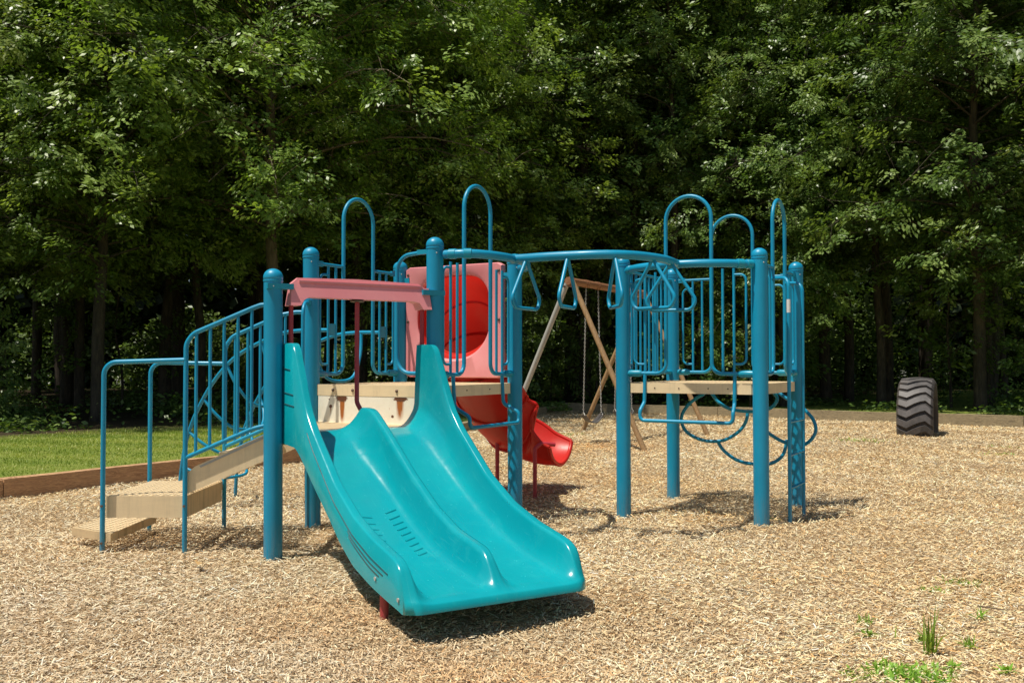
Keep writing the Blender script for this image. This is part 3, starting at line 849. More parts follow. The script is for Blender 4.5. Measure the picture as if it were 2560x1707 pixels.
    for c, t, h in zip(sp, T, wl): ins.append(section(c, t, h, 0)); outs.append(section(c, t, h, .02))
    for G_ in (ins, outs):
        for A, B in zip(G_, G_[1:]):
            for k in range(m): bm.faces.new((A[k], A[k + 1], B[k + 1], B[k]))
    for A, B in zip(range(len(sp) - 1), range(1, len(sp))):
        for k in (0, m): bm.faces.new((ins[A][k], ins[B][k], outs[B][k], outs[A][k]))
    for i in (0, len(sp) - 1):
        for k in range(m): bm.faces.new((ins[i][k], ins[i][k + 1], outs[i][k + 1], outs[i][k]))
    ch = mk('spiral_chute', bm, M['red'], ROOT); tag(ch, 'glossy red curved chute below the deck')
    # rolled rims and section flanges
    for k in (0, m):
        bm = bmesh.new(); tube(bm, [(a_ + b_) / 2 for a_, b_ in [((Matrix.Translation(ROOT.location) @ Vector((0, 0, 0))) * 0 + i_, o_) for i_, o_ in zip(RIM(sp, T, wl, k, m, 0), RIM(sp, T, wl, k, m, .02))]], .02, 10)
        mk('rim', bm, M['red'], ch)
    for idx in (4, 13, 21):
        bm = bmesh.new(); ring_ = [RIM([sp[idx]], [T[idx]], [wl[idx]], k, m, .032)[0] for k in range(m + 1)]
        tube(bm, ring_, .013, 8); fl = mk('section_flange', bm, M['red'], ch)
        for k in range(5, m - 2, 5):
            bm = bmesh.new(); bmesh.ops.create_uvsphere(bm, u_segments=8, v_segments=6, radius=.010, matrix=Matrix.Translation(ring_[k] + (ring_[k] - sp[idx] - Vector((0, 0, .33))).normalized() * .012)); mk('bolt', bm, M['steel'], fl)
    bm = bmesh.new(); ring_ = [RIM([sp[-1]], [T[-1]], [wl[-1]], k, m, .01)[0] for k in range(m + 1)]; tube(bm, ring_, .022, 10); mk('exit_lip', bm, M['red'], ch)
    # legs
    tg = T[-5]; sd_ = Vector((tg.y, -tg.x, 0)).normalized(); c = sp[-6]
    near = c + sd_ * .43
    bm = bmesh.new(); tube(bm, fillet([(near.x + .0, near.y - .0, -.2), (near.x, near.y, .50), (near.x + .06, near.y + .02, .545), (near.x + .2, near.y + .06, .53)], .05), .021, 14); mk('leg', bm, M['red_paint'], ch)
    bm = bmesh.new(); tube(bm, [(-.15, 9.42, -.2), (-.15, 9.42, .54)], .021, 14); mk('leg', bm, M['red_paint'], ch)
def RAD(c): return float(np.interp(c.z + 0 if c.x < 0 else -c.x, [-.50, -.2, 0, .5, .7, .9, 1.2], [.38, .42, .45, .44, .38, .34, .33]))
def RIM(sp, T, wl, k, m, th):
    out = []
    for c, t, h in zip(sp, T, wl):
        side = Vector((t.y, -t.x, 0)).normalized(); r = RAD(c); q = -1.28 + 2.56 * k / m
        x = (r + th) * math.sin(q); z = (r + th) * (1 - math.cos(q)) - th; z = z if z < 0 else z * (h / (r * (1 - math.cos(1.28))))
        out.append(c + side * x + Vector((0, 0, z)))
    return out
red_panel()

# ---- turquoise double slide
n1 = Vector((e1.y, -e1.x, 0))
def I(x, xs, ys): return float(np.interp(x, xs, ys))
RX = [-.03, .20, .255, .30, .38, .52, .65, .82, 1.05, 1.35, 1.62, 1.90, 1.97, 2.03, 2.08, 2.11, 2.13]
RZ = [1.475, 1.475, 1.455, 1.38, 1.25, 1.03, .91, .79, .63, .49, .415, .365, .345, .295, .22, .175, .15]
DX = [-.06, .0, .06, .12, .16, .31, .36, .58, .99, 1.3, 1.58, 1.88, 1.94, 1.99, 2.05, 2.1, 2.13]
DZ = [.87, .90, .96, 1.02, 1.033, 1.025, 1.01, .895, .655, .50, .405, .358, .335, .28, .205, .17, .15]
BX = [-.06, .10, .25, .38, .5, .8, 1.1, 1.4, 1.7, 1.95, 2.05, 2.09, 2.12, 2.13]
BZ = [.876, .874, .835, .77, .70, .53, .385, .28, .215, .185, .178, .172, .158, .15]
OX = [-.03, .3, .42, .55, .75, .97, 1.15, 1.37, 1.63, 1.85, 2.08, 2.12, 2.13]
OZ_ = [.795, .785, .73, .655, .54, .42, .31, .215, .16, .13, .105, .11, .12]
def sm(arrx, arrz):
    xs = np.linspace(arrx[0], arrx[-1], 433); zs = np.interp(xs, arrx, arrz); k = 7
    zp = np.pad(zs, k, mode='edge'); out = np.convolve(zp, np.ones(2 * k + 1) / (2 * k + 1), 'valid'); return xs, out
RXs, RZs = sm(RX, RZ); DXs, DZs = sm(DX, DZ); BXs, BZs = sm(BX, BZ); OXs, OZs = sm(OX, OZ_)
E0, E1 = .065, 1.135; EC = .605
def sstep(a, b, x): t = min(1, max(0, (x - a) / (b - a))); return t * t * (3 - 2 * t)
def slide_top(e, n):
    rim, div, bed = I(n, RXs, RZs), I(n, DXs, DZs), I(n, BXs, BZs)
    d = min(e - E0, E1 - e); up_ = 1 - sstep(.30, .9, n)
    def wall(h, dd, flat, wf, hf):
        if h <= 0: return 0
        hf = min(h, hf); t2 = min(1, max(0, (dd - flat - .008) / wf))
        return hf * (1 - t2) ** 2.1 + (h - hf) * (1 - sstep(flat, flat + .022 + .02 * (1 - up_), dd))
    z1 = wall(rim - bed, d, .048, .095 + .05 * up_, .15 + .02 * up_)
    z2 = wall(div - bed, abs(e - EC), .016, .085 + .09 * up_, .14 + .1 * up_)
    z = bed + max(z1, z2)
    if d < .016: z -= (.016 - d) ** 2 * 32
    return z
def build_slide():
    es = sorted(set([round(E0 + x, 4) for x in (0, .004, .009, .015, .03, .042, .048, .054, .060, .067, .075, .085, .095, .105, .115, .13, .15, .175, .2, .235, .28, .33, .38)] +
                    [round(E1 - x, 4) for x in (0, .004, .009, .015, .03, .042, .048, .054, .060, .067, .075, .085, .095, .105, .115, .13, .15, .175, .2, .235, .28, .33, .38)] +
                    [round(EC + s_ * x, 4) for s_ in (-1, 1) for x in (0, .01, .02, .03, .04, .05, .06, .07, .08, .09, .105, .12, .14, .165)]))
    ns = list(np.linspace(-.03, .2, 8)) + list(np.linspace(.22, .5, 16)) + list(np.linspace(.54, 1.86, 34)) + list(np.linspace(1.88, 2.13, 16))
    W = lambda e, n, z: P1 + e1 * e + n1 * n + Vector((0, 0, z))
    bm = bmesh.new(); top, bot = [], []
    for n in ns:
        lo = I(n, OXs, OZs); bd = I(n, BXs, BZs) - .035; row, rb = [], []
        bulge = .0
        for e in es:
            nn = n
            if n > 2.0:   # rounded front corners
                d = min(e - E0, E1 - e); nn = n - .05 * (1 - min(1, d / .08)) ** 2 * ((n - 2.0) / .13)
            row.append(bm.verts.new(W(e, nn, slide_top(e, n))))
        top.append(row)
        for e in es:
            d = min(e - E0, E1 - e); f = sstep(.0, .06, d); nn = n
            if n > 2.0: nn = n - .05 * (1 - min(1, d / .08)) ** 2 * ((n - 2.0) / .13)
            zb = lo + (max(bd, lo) - lo) * f if n < 2.0 else lo
            rb.append(bm.verts.new(W(e, nn, zb)))
        bot.append(rb)
    ne = len(es)
    for G_, fl in ((top, 0), (bot, 1)):
        for A, B in zip(G_, G_[1:]):
            for k in range(ne - 1): bm.faces.new((A[k], A[k + 1], B[k + 1], B[k]))
    for i in range(len(ns) - 1):
        for k in (0, ne - 1): bm.faces.new((top[i][k], top[i + 1][k], bot[i + 1][k], bot[i][k]))
    for i in (0, len(ns) - 1):
        for k in range(ne - 1): bm.faces.new((top[i][k], top[i][k + 1], bot[i][k + 1], bot[i][k]))
    sl = mk('double_slide', bm, M['slide'], ROOT, angle=75); tag(sl, 'glossy turquoise two-lane slide')
    for i, t0 in enumerate(np.linspace(1.01, 1.49, 9)):
        a, b = (.405, .488 - .002 * i) ; t1 = t0 - .03
        bm = bmesh.new(); tube(bm, [W(a + (b - a) * f, t0 + (t1 - t0) * f, slide_top(a + (b - a) * f, t0 + (t1 - t0) * f) - .0015) for f in (0, .04, .3, .7, .96, 1)], [.001, .0075, .0085, .0085, .0075, .001], 8); mk('tread_rib', bm, M['slide'], sl)
    for i, t0 in enumerate(np.linspace(1.02, 1.27, 5)):
        a, b = .238, .312 - .004 * i; t1 = t0 + .018
        bm = bmesh.new(); tube(bm, [W(a + (b - a) * f, t0 + (t1 - t0) * f, slide_top(a + (b - a) * f, t0 + (t1 - t0) * f) - .0015) for f in (0, .04, .3, .7, .96, 1)], [.001, .0065, .0075, .0075, .0065, .001], 8); mk('tread_rib', bm, M['slide'], sl)
    for z, a, b in ((1.305, .03, .19), (1.14, .05, .26), (1.065, .05, .28)):
        bm = bmesh.new(); tube(bm, [W(E0 - .0005, a + (b - a) * f, z - .012 * f) for f in (0, .05, .95, 1)], [.0008, .004, .004, .0008], 6); mk('groove', bm, M['groove'], sl)
    for dz in (.0, .03, .055):
        pts = []
        for n in np.linspace(.55 + dz * 4, 1.86 - dz * 2.2, 34):
            z = I(n, RXs, RZs) - .105 - dz * sstep(.8, 1.6, n)
            pts.append(W(E0 - .0005, n, z))
        if dz > 0: pts = pts[18:]
        bm = bmesh.new(); tube(bm, pts, .0032, 6); mk('groove', bm, M['groove'], sl)
    for (n, z) in ((1.70, .215), (2.0, .17)):
        bm = bmesh.new(); c = W(E0 - .001, n, z); tube(bm, [c, c - e1 * .006], .011, 12); mk('bolt', bm, M['steel'], sl)
    for e in (.13, 1.07):
        c = W(e, 1.66, 0); bm = bmesh.new(); tube(bm, [Vector((c.x, c.y, -.3)), Vector((c.x, c.y, .24))], .024, 14); mk('leg', bm, M['red_paint'], sl)
    return sl
build_slide()

# ---- pink header bar over the slide entry, red poles
def header():
    E_ = lambda t, z, o_=0: at_edge(P1, e1, t, z, o_, n1)
    bm = bmesh.new()
    top = [(.115, 1.885), (.165, 1.928), (.6, 1.937), (1.07, 1.925), (1.12, 1.895), (1.155, 1.893)]
    bot = [(.105, 1.735), (.175, 1.735), (.20, 1.775), (.235, 1.795), (.6, 1.793), (1.02, 1.793), (1.07, 1.78), (1.095, 1.735), (1.165, 1.735)]
    poly = top + bot[::-1]
    fr = [bm.verts.new(E_(t, z, .022 + max(0, (1.937 - z)) / .145 * .034)) for t, z in poly]; bk = [bm.verts.new(E_(t, z, -.012 - max(0, (1.937 - z)) / .145 * .045)) for t, z in poly]
    m_ = len(poly)
    bm.faces.new(fr); bm.faces.new(bk[::-1])
    for i in range(m_): bm.faces.new((fr[i], bk[i], bk[(i + 1) % m_], fr[(i + 1) % m_]))
    bevel(bm, .019, 3, 20)
    h = mk('header_bar', bm, M['pink_header'], ROOT); tag(h, 'faded pink header bar over slide entry')
    bm = bmesh.new(); beam(bm, E_(.17, 1.903, .033), E_(1.10, 1.901, .033), .014, .014); bevel(bm, .005, 2); mk('raised_band', bm, M['pink_header'], h)
    for t, z1_, z0_ in ((.125, 1.74, .9), (1.115, 1.74, .9)):
        bm = bmesh.new(); tube(bm, [E_(t, z0_), E_(t, z1_)], .0165, 14); mk('pole', bm, M['red_paint'], h)
    bm = bmesh.new(); tube(bm, fillet([E_(.606, 1.80), E_(.606, 1.06), E_(.64, .98, .03), E_(.66, .93, .06)], .08), .0165, 14); mk('pole', bm, M['red_paint'], h)
    bm = bmesh.new(); lathe(bm, E_(.606, 1.776), [(0, 0), (.05, 0), (.052, .01), (.03, .018), (0, .018)], 20); mk('pole_flange', bm, M['bolt'], h)
    for p, s_ in ((P1, 1), (P995, -1)):
        c = p + Vector((0, 0, 1.862)) + n1 * .04
        bm = bmesh.new(); beam(bm, c + e1 * s_ * -.055, c + e1 * s_ * .125, .05, .038); bevel(bm, .014, 3); mk('clamp', bm, M['teal_dark'], h)
header()

# ---- stairs, landing and ground step
def stairs():
    yn, yf = 6.42, 7.22
    xl, xr = -2.82, -2.262
    g = .05
    poly = [v2(xl, yn), v2(xr, yn), v2(xr, yf), v2(xl, yf)]
    st = bmesh.new(); prism_ = prism(st, [(xl, yn), (xr, yn), (xr, yn + .018), (xl, yn + .018)], .268, .42); bevel(st, .004, 1)
    root = mk('transfer_landing', st, M['tan'], ROOT); tag(root, 'stained tan landing of the steps')
    for a, b in (((xr - .018, yn + .019), (xr, yf - .019)), ((xl, yf - .018), (xr, yf)), ((xl, yn + .019), (xl + .018, yf - .019))):
        bm = bmesh.new(); prism(bm, [(a[0], a[1]), (b[0], a[1]), (b[0], b[1]), (a[0], b[1])], .27 if a[0] != xl else .35, .419); bevel(bm, .004, 1)
        mk('side_panel', bm, M['tan_dirty'], root)
    bm = bmesh.new(); perforated(bm, [v2(xl + .01, yn + .01), v2(xr - .01, yn + .01), v2(xr - .01, yf - .01), v2(xl + .01, yf - .01)], .424, v2(1, 0), .042, .014, .01); mk('perforated_surface', bm, M['tan'], root, smooth=False)
    # ground step
    gp = [v2(-3.14, 6.60), v2(-2.76, 6.36), v2(-2.74, 7.12), v2(-2.98, 7.2), v2(-3.14, 7.05)]
    bm = bmesh.new(); n = len(gp); inn = inset(gp, .03)
    a = [bm.verts.new((p.x, p.y, .112)) for p in gp]; b = [bm.verts.new((p.x, p.y, .168)) for p in gp]; c = [bm.verts.new((p.x, p.y, .168)) for p in inn]; d = [bm.verts.new((p.x, p.y, .112)) for p in inn]
    for A, B in ((a, b), (b, c), (c, d), (d, a)):
        for i in range(n): bm.faces.new((A[i], A[(i + 1) % n], B[(i + 1) % n], B[i]))
    bevel(bm, .005, 1); gs = mk('ground_step', bm, M['tan_dirty'], ROOT)
    bm = bmesh.new(); perforated(bm, inset(gp, .02), .167, v2(1, 0), .042, .014, .01); mk('perforated_surface', bm, M['tan'], gs, smooth=False)
    # stringers
    x0, x1 = -2.255, -1.655
    for y in (yn - .008, yf - .01):
        bm = bmesh.new()
        pts = [(x0, .435), (x0, .575), (x0 + .05, .622), (x1, .875), (x1, .69), ]
        hexa(bm, [Vector((x, y, z)) for x, z in pts], None, .018, (0, 1, 0)); bevel(bm, .005, 2)
        sg = mk('stair_stringer', bm, M['tan'], ROOT)
        bm = bmesh.new(); beam(bm, (x0 + .09, y - .004, .622), (x1 - .01, y - .004, .850), .003, .014); mk('top_trim', bm, M['steel'], sg)
    for x, z in ((-2.24, .57), (-2.04, .72)):
        bm = bmesh.new(); prism(bm, [(x, yn + .014), (x + .02, yn + .014), (x + .02, yf - .014), (x, yf - .014)], z - .11, z - .002)
        tr = mk('stair_tread', bm, M['tan'], ROOT)
        bm = bmesh.new(); perforated(bm, [v2(x, yn + .014), v2(x + .25, yn + .014), v2(x + .25, yf - .014), v2(x, yf - .014)], z, v2(1, 0), .042, .014, .01); mk('perforated_surface', bm, M['tan'], tr, smooth=False)
    # rails
    for y, xs in ((yn - .03, (-2.262, -1.70)), (yf + .02, (-2.255, -1.655))):
        legx = xs[0]; near = y < 7
        r = .0165
        bm = bmesh.new()
        pts = fillet([(legx, y, g - .2), (legx, y, 1.475), (legx + .05, y, 1.545), (-1.80, y, 1.722), (-1.745, y, 1.742), (xs[1] + .02, y, 1.745)], [.12, .12, .1, .06], 8) if near else fillet([(legx, y, g - .2), (legx, y, 1.47), (legx + .06, y, 1.55), (-1.81, y, 1.72), (-1.70, y, 1.74), (-1.655, y, 1.74)], [.12, .12, .1, .05], 8)
        tube(bm, pts, r, 14); hr = mk('handrail', bm, M['teal'], ROOT)
        bm = bmesh.new(); tube(bm, fillet([(legx, y, .685), (-1.80, y, .885), (xs[1] + .02, y, .915)], .3), .0155, 12); mk('lower_rail', bm, M['teal'], hr)
        if not near:
            bm = bmesh.new(); tube(bm, fillet([(legx, y + .0, .63), (-1.75, y, .86), (xs[1] + .02, y, .88)], .3), .0135, 12); mk('lower_rail', bm, M['teal'], hr)
        for k in range(5):
            x = -2.19 + k * .096 if near else -2.175 + k * .098
            zt = 1.545 + (x + 2.212) * .43; zb = .685 + (x - legx) * .435
            bm = bmesh.new(); tube(bm, [(x, y, zb), (x, y, zt)], .0115); mk('bar', bm, M['teal'], hr)
        lx = -2.83 if near else -2.84
        bm = bmesh.new(); tube(bm, fillet([(lx, y, g - .2), (lx, y, 1.345), (legx, y, 1.362 if near else 1.335)], .09, 8), r, 14); lr = mk('landing_rail', bm, M['teal'], ROOT)
        for bx_, bz_ in ((lx, .355), (lx, .10), (legx, .355)):
            if not near: continue
            bm = bmesh.new(); tube(bm, [(bx_, y - r + .001, bz_), (bx_, y - r - .004, bz_)], .009, 10); mk('bolt', bm, M['bolt'], lr)
stairs()

# ---- arching climber behind the steps
def climber():
    def P(vo, t, z): p = P709 + Vv * vo - U * t; return Vector((p.x, p.y, z))
    prof = [(.0, 1.615), (.30, 1.62), (.543, 1.60), (.753, 1.543), (1.03, 1.438), (1.219, 1.324), (1.41, 1.149), (1.58, .93), (1.69, .74), (1.76, .55), (1.82, .23), (1.85, -.2)]
    bm = bmesh.new(); tube(bm, spline([P(.26, t, z) for t, z in prof], 4), .0175, 14); c = mk('arch_climber', bm, M['teal'], ROOT)
    bm = bmesh.new(); tube(bm, spline([P(.96, t, z) for t, z in prof], 4), .0175, 14); mk('side_rail', bm, M['teal'], c)
    for (t, z, dt, dz) in ((.25, 1.62, -.05, -.44), (.80, 1.525, -.10, -.42), (1.22, 1.32, -.16, -.38), (1.52, 1.02, -.22, -.30), (1.70, .70, -.28, -.22), (1.80, .38, -.30, -.12)):
        pts = [P(.26, t, z), P(.30, t + dt * .45, z + dz * .45), P(.42, t + dt * .9, z + dz * .9), P(.61, t + dt, z + dz), P(.80, t + dt * .9, z + dz * .9), P(.92, t + dt * .45, z + dz * .45), P(.96, t, z)]
        bm = bmesh.new(); tube(bm, spline(pts, 5), .0145, 12); mk('curved_rung', bm, M['teal'], c)
climber()

# ---- looping climber behind the right deck
def loops():
    def L(off, pts): return spline([PC + U2 * t + V2 * off_ + Vector((0, 0, z)) for (t, z), off_ in zip(pts, np.linspace(*off, len(pts)))], 5)
    A = [(.37, 1.10), (.30, 1.03), (.249, 1.005), (.155, .935), (.084, .844), (.065, .764), (.095, .675), (.176, .611), (.292, .573), (.407, .570), (.52, .597), (.644, .684), (.705, .784), (.717, .88)]
    B = [(.37, 1.04), (.432, .964), (.522, .905), (.623, .88), (.777, .873), (.875, .886), (.962, .915), (1.01, .965), (1.021, 1.018), (.975, 1.08)]
    C_ = [(.423, .565), (.474, .481), (.576, .402), (.666, .368), (.722, .36), (.822, .355), (.91, .367), (.986, .413), (1.03, .48), (1.052, .60)]
    D_ = [(.80, .80), (.879, .692), (.955, .635), (1.041, .589), (1.148, .561), (1.233, .565), (1.306, .622), (1.344, .709), (1.318, .804), (1.256, .877), (1.183, .94), (1.077, .992), (.98, 1.06)]
    bm = bmesh.new(); tube(bm, L((.03, .14), A), .0165, 14); o = mk('loop_climber', bm, M['teal'], ROOT)
    for nm, off, pts in (('loop', (.10, .05), B), ('loop', (.12, .30), C_), ('loop', (.16, .25), D_)):
        bm = bmesh.new(); tube(bm, L(off, pts), .0165, 14); mk(nm, bm, M['teal'], o)
    bm = bmesh.new(); q = PC + U2 * .80 + V2 * .25; tube(bm, [(q.x, q.y, -.2), (q.x, q.y, .36)], .0165, 14); mk('leg', bm, M['teal'], o)
loops()

# ---- ladder on the right end
def ladder():
    E_ = lambda t, z, o_=0: at_edge(PB, V2, t, z, o_, U2)
    o = None
    for t, h, hk in ((.235, 2.05, .405), (.715, 2.04, .815)):
        bm = bmesh.new(); s_ = 1 if t < .5 else -1
        tube(bm, fillet([E_(t, -.2, .175), E_(t, h, .175), E_(hk, h + .015, .0)], .08, 8), .0155, 14)
        x = mk('ladder' if o is None else 'side_rail', bm, M['teal'], ROOT if o is None else o)
        if o is None: o = x
    for z in (.30, .575, .85):
        bm = bmesh.new(); tube(bm, [E_(.235, z, .175), E_(.715, z, .175)], .0125, 12); mk('rung', bm, M['teal'], o)
    bm = bmesh.new(); tube(bm, [E_(.235, 1.76, .175), E_(.235, 1.87, .175)], .0158, 14); mk('sticker', bm, M['label_white'], o)
ladder()

# ------------------------------------------------------------------ swing set
def swing_set():
    A1 = Vector((.94, 14.85, 2.66)); A2 = Vector((2.49, 17.55, 2.66)); far = A2 + (A2 - A1) * 0.0
    sp_ = Vector((1.14, -.80, 0)); root = empty('swing_set', (1.7, 16.2, 0), 'wooden A-frame swing set behind the red slide', 'swing set')
    bd = (A2 - A1).normalized()
    A1x = A1 - bd * .08; A2x = A2 + bd * .1
    bm = bmesh.new(); tube(bm, [A1x, A2x], .062, 16); bmb = mk('cross_beam', bm, M['beam_wood'], root)
    for t in (.55, .62, 1.0, 1.07, 1.75, 1.82, 2.3, 2.37):
        c = A1 + bd * t; bm = bmesh.new(); tube(bm, [c - bd * .018, c + bd * .018], .069, 16); mk('beam_collar', bm, M['beam_wood'], bmb)
    for A in (A1, A2):
        for s_ in (1, -1):
            foot = Vector((A.x, A.y, 0)) + sp_ * s_ * 1.02 + Vector((0, 0, -.2)); top = A + Vector((0, 0, .0)) + sp_ * s_ * .03
            bm = bmesh.new(); tube(bm, [foot, top], .043, 14); lg = mk('leg', bm, M['steel'] if (A is A1 and s_ < 0) else M['pole_wood'], root)
            bm = bmesh.new(); c = top * .97 + foot * .03; tube(bm, [c + bd * .09 * (-1), c + bd * .07], .018, 8); mk('bracket', bm, M['bolt'], lg)
        bm = bmesh.new(); tube(bm, [A - bd * .02 + Vector((0, 0, -.01)), A + bd * .03 + Vector((0, 0, -.01))], .085, 14); mk('end_cap', bm, M['beam_wood'], root)
    root2 = None
    def chain(p, q, parent):
        d = q - p; n = int(d.length / .033); bm = bmesh.new(); t = d.normalized()
        a = t.cross(Vector((0, 1, 0))).normalized(); b = t.cross(a)
        for k in range(n):
            c = p + d * ((k + .5) / n); s_ = a if k % 2 else b
            pts = [c + t * .0225 * math.cos(2 * PI * i / 8) + s_ * .011 * math.sin(2 * PI * i / 8) for i in range(8)]
            tube(bm, pts, .0042, 5, closed=True)
        return mk('chain', bm, M['steel'], parent)
    def swing(t0, t1, lab, zs=.40):
        p = A1 + bd * t0; q = A1 + bd * t1; m_ = (p + q) / 2
        s = empty('swing', (m_.x, m_.y, zs), lab, 'swing', 'belt swings on the swing set')
        ps = Vector((p.x + .02, p.y, zs + .06)); qs_ = Vector((q.x - .02, q.y, zs + .06))
        bm = bmesh.new(); sd_ = Vector((-bd.y, bd.x, 0)); rows = []
        tw = (Matrix.Rotation(R(-38), 3, 'Z') @ (qs_ - ps)) * .38; mid_ = (ps + qs_) / 2; ps_o, qs_o = ps, qs_; ps, qs_ = mid_ - tw, mid_ + tw; sd_ = Matrix.Rotation(R(-38), 3, 'Z') @ sd_
        for k in range(15):
            f = k / 14; c = ps.lerp(qs_, f); sag = -.13 * (1 - (2 * f - 1) ** 2) + .0
            wd = .085 + .03 * math.sin(PI * f)
            rows.append([bm.verts.new(c + sd_ * wd * s_ + Vector((0, 0, sag + th))) for s_, th in ((-1, 0), (1, 0), (1, .014), (-1, .014))])
        for A_, B_ in zip(rows, rows[1:]):
            for k in range(4): bm.faces.new((A_[k], A_[(k + 1) % 4], B_[(k + 1) % 4], B_[k]))
        bm.faces.new(rows[0]); bm.faces.new(rows[-1][::-1])
        mk('seat', bm, M['rubber'], s)
        chain(p + Vector((0, 0, -.07)), ps + Vector((0, 0, .05)), s); chain(q + Vector((0, 0, -.07)), qs_ + Vector((0, 0, .05)), s)
        for c in (ps, qs_):
            bm = bmesh.new(); tube(bm, [c + sd_ * -.06, c + Vector((0, 0, .06)), c + sd_ * .06], .006, 6); mk('seat_clip', bm, M['steel'], s)
        return s
    swing(.60, 1.08, 'belt swing hanging in the open gap left of the deck post')
    swing(1.92, 2.42, 'belt swing mostly hidden behind the right deck front left post')
swing_set()

# ------------------------------------------------------------------ tyre
def tyre():
    Rr, Wd = .78, .70; cz = 1.045 - Rr; c = Vector((7.68, 17.45, cz))
    t = empty('tractor_tyre', (7.68, 17.45, 0), 'huge black tractor tyre half buried upright in the wood chips', 'tyre')
    ax = Vector((.88, -.475, 0)).normalized(); fw = Vector((ax.y, -ax.x, 0)).normalized() * 1.0   # towards the camera
    def P(a, x, r): return c + ax * (x * .90) + (fw * math.cos(a) + Vector((0, 0, 1)) * math.sin(a)) * r
    prof = [(-.20, .42), (-.28, .47), (-.335, .55), (-.35, .64), (-.34, .715), (-.30, .745), (-.15, .762), (0, .768), (.15, .762), (.30, .745), (.34, .715), (.35, .64), (.335, .55), (.28, .47), (.20, .42)]
    bm = bmesh.new(); seg = 72; rg = []
    for k in range(seg): rg.append([bm.verts.new(P(2 * PI * k / seg, x, r)) for x, r in prof])
    for k in range(seg):
        A, B = rg[k], rg[(k + 1) % seg]
        for i in range(len(prof) - 1): bm.faces.new((A[i], A[i + 1], B[i + 1], B[i]))
    mk('casing', bm, M['rubber_rust'], t)
    # zigzag lugs across the tread
    nl = 26; bm = bmesh.new()
    xs = [-.345, -.30, -.15, .0, .10, .20, .30, .345]; off = [.02, .0, -.055, .02, .06, .085, .01, -.02]
    for k in range(nl):
        a0 = 2 * PI * k / nl; hw = 2 * PI / nl * .36; top0, top1, bt0, bt1 = [], [], [], []
        for x, o_ in zip(xs, off):
            a = a0 + o_ * 1.25; rb = np.interp(abs(x), [0, .15, .3, .35], [.765, .758, .74, .70]); rt_ = rb + (.045 if abs(x) < .31 else .02)
            rt_ = rb + .042 if abs(x) < .32 else rb + .012
            top0.append(bm.verts.new(P(a - hw * .82, x, rt_))); top1.append(bm.verts.new(P(a + hw * .82, x, rt_)))
            bt0.append(bm.verts.new(P(a - hw, x, rb - .02))); bt1.append(bm.verts.new(P(a + hw, x, rb - .02)))
        for i in range(len(xs) - 1):
            bm.faces.new((top0[i], top0[i + 1], top1[i + 1], top1[i])); bm.faces.new((bt0[i], bt0[i + 1], top0[i + 1], top0[i])); bm.faces.new((bt1[i], bt1[i + 1], top1[i + 1], top1[i]))
        for i in (0, -1): bm.faces.new((bt0[i], top0[i], top1[i], bt1[i]))
    mk('tread', bm, M['rubber'], t, angle=35)
tyre()

# ------------------------------------------------------------------ timbers
def timber(a, b, z0, z1, m_, label, w_=.14, group='timbers edging the play area', nm='edging_timber'):
    a = Vector((*a, 0)); b = Vector((*b, 0)); L = (b - a).length; d = (b - a).normalized()
    o = empty(nm, (0, 0, 0)); 
    bm = bmesh.new(); nseg = 8
    rs = random.Random(int(a.x * 100 + z1 * 1000)); rows = []
    for k in range(nseg + 1):
        x = -L / 2 + L * k / nseg; j = lambda s=.004: rs.uniform(-s, s)
        rows.append([bm.verts.new((x, y_ * w_ / 2 + j(), z_ * (z1 - z0) / 2 + j())) for y_, z_ in ((-1, -1), (1, -1), (1, 1), (-1, 1))])
    for A_, B_ in zip(rows, rows[1:]):
        for k in range(4): bm.faces.new((A_[k], A_[(k + 1) % 4], B_[(k + 1) % 4], B_[k]))
    bm.faces.new(rows[0]); bm.faces.new(rows[-1][::-1]); bevel(bm, .008, 2, 50)
    bpy.data.objects.remove(o)
    o = mk(nm, bm, m_, None, angle=50)
    c = (a + b) / 2; o.location = (c.x, c.y, (z0 + z1) / 2); o.rotation_euler = (0, rs.uniform(-.002, .002), math.atan2(d.y, d.x))
    return tag(o, label, 'timber', group)
def lerp2(a, b, t): return (a[0] + (b[0] - a[0]) * t, a[1] + (b[1] - a[1]) * t)
def run(pts, L, m_, labf, ztop, z0=-.12):
    k = 0
    for a, b in zip(pts, pts[1:]):
        D = math.hypot(b[0] - a[0], b[1] - a[1]); n = max(1, round(D / L))
        for i in range(n):
            g = .004 / D
            timber(lerp2(a, b, i / n + g), lerp2(a, b, (i + 1) / n - g), z0, ztop + (k % 3 - 1) * .006, m_, labf(k), w_=.14); k += 1
lab_left = ['brown edging timber nearest the camera, mostly outside the left frame edge', 'brown edging timber against the lawn at the left frame edge', 'brown knotty edging timber beside the lawn behind the landing rails',
            'brown edging timber by the lawn seen under the tan steps', 'brown edging timber farthest from the camera on the lawn side']
run([PLAY[1], PLAY[2], PLAY[3], PLAY[4]], 3.2, M['timber_new'], lambda k: lab_left[min(k, 4)] if k < 5 else 'brown edging timber hidden behind the play structure', .185)
run([PLAY[4], PLAY[5], PLAY[6]], 3.0, M['timber_old'], lambda k: ['weathered timber behind the red chute', 'weathered timber left of the swing, low and grey', 'weathered timber reaching the far corner behind the swing', 'weathered corner timber'][min(k, 3)], .19)
lab_far = ['weathered timber right of the far corner, behind the swing legs', 'weathered timber seen between the right deck posts', 'weathered timber just left of the tractor tyre', 'weathered timber directly behind the tractor tyre', 'weathered timber with knots right of the tractor tyre', 'weathered timber at the right frame edge']
run([PLAY[6], PLAY[7]], 2.4, M['timber_old'], lambda k: lab_far[min(k, 5)], .24)
run([PLAY[7], PLAY[8]], 2.6, M['timber_old'], lambda k: 'weathered edging timber on the right side beyond the tyre', .24)

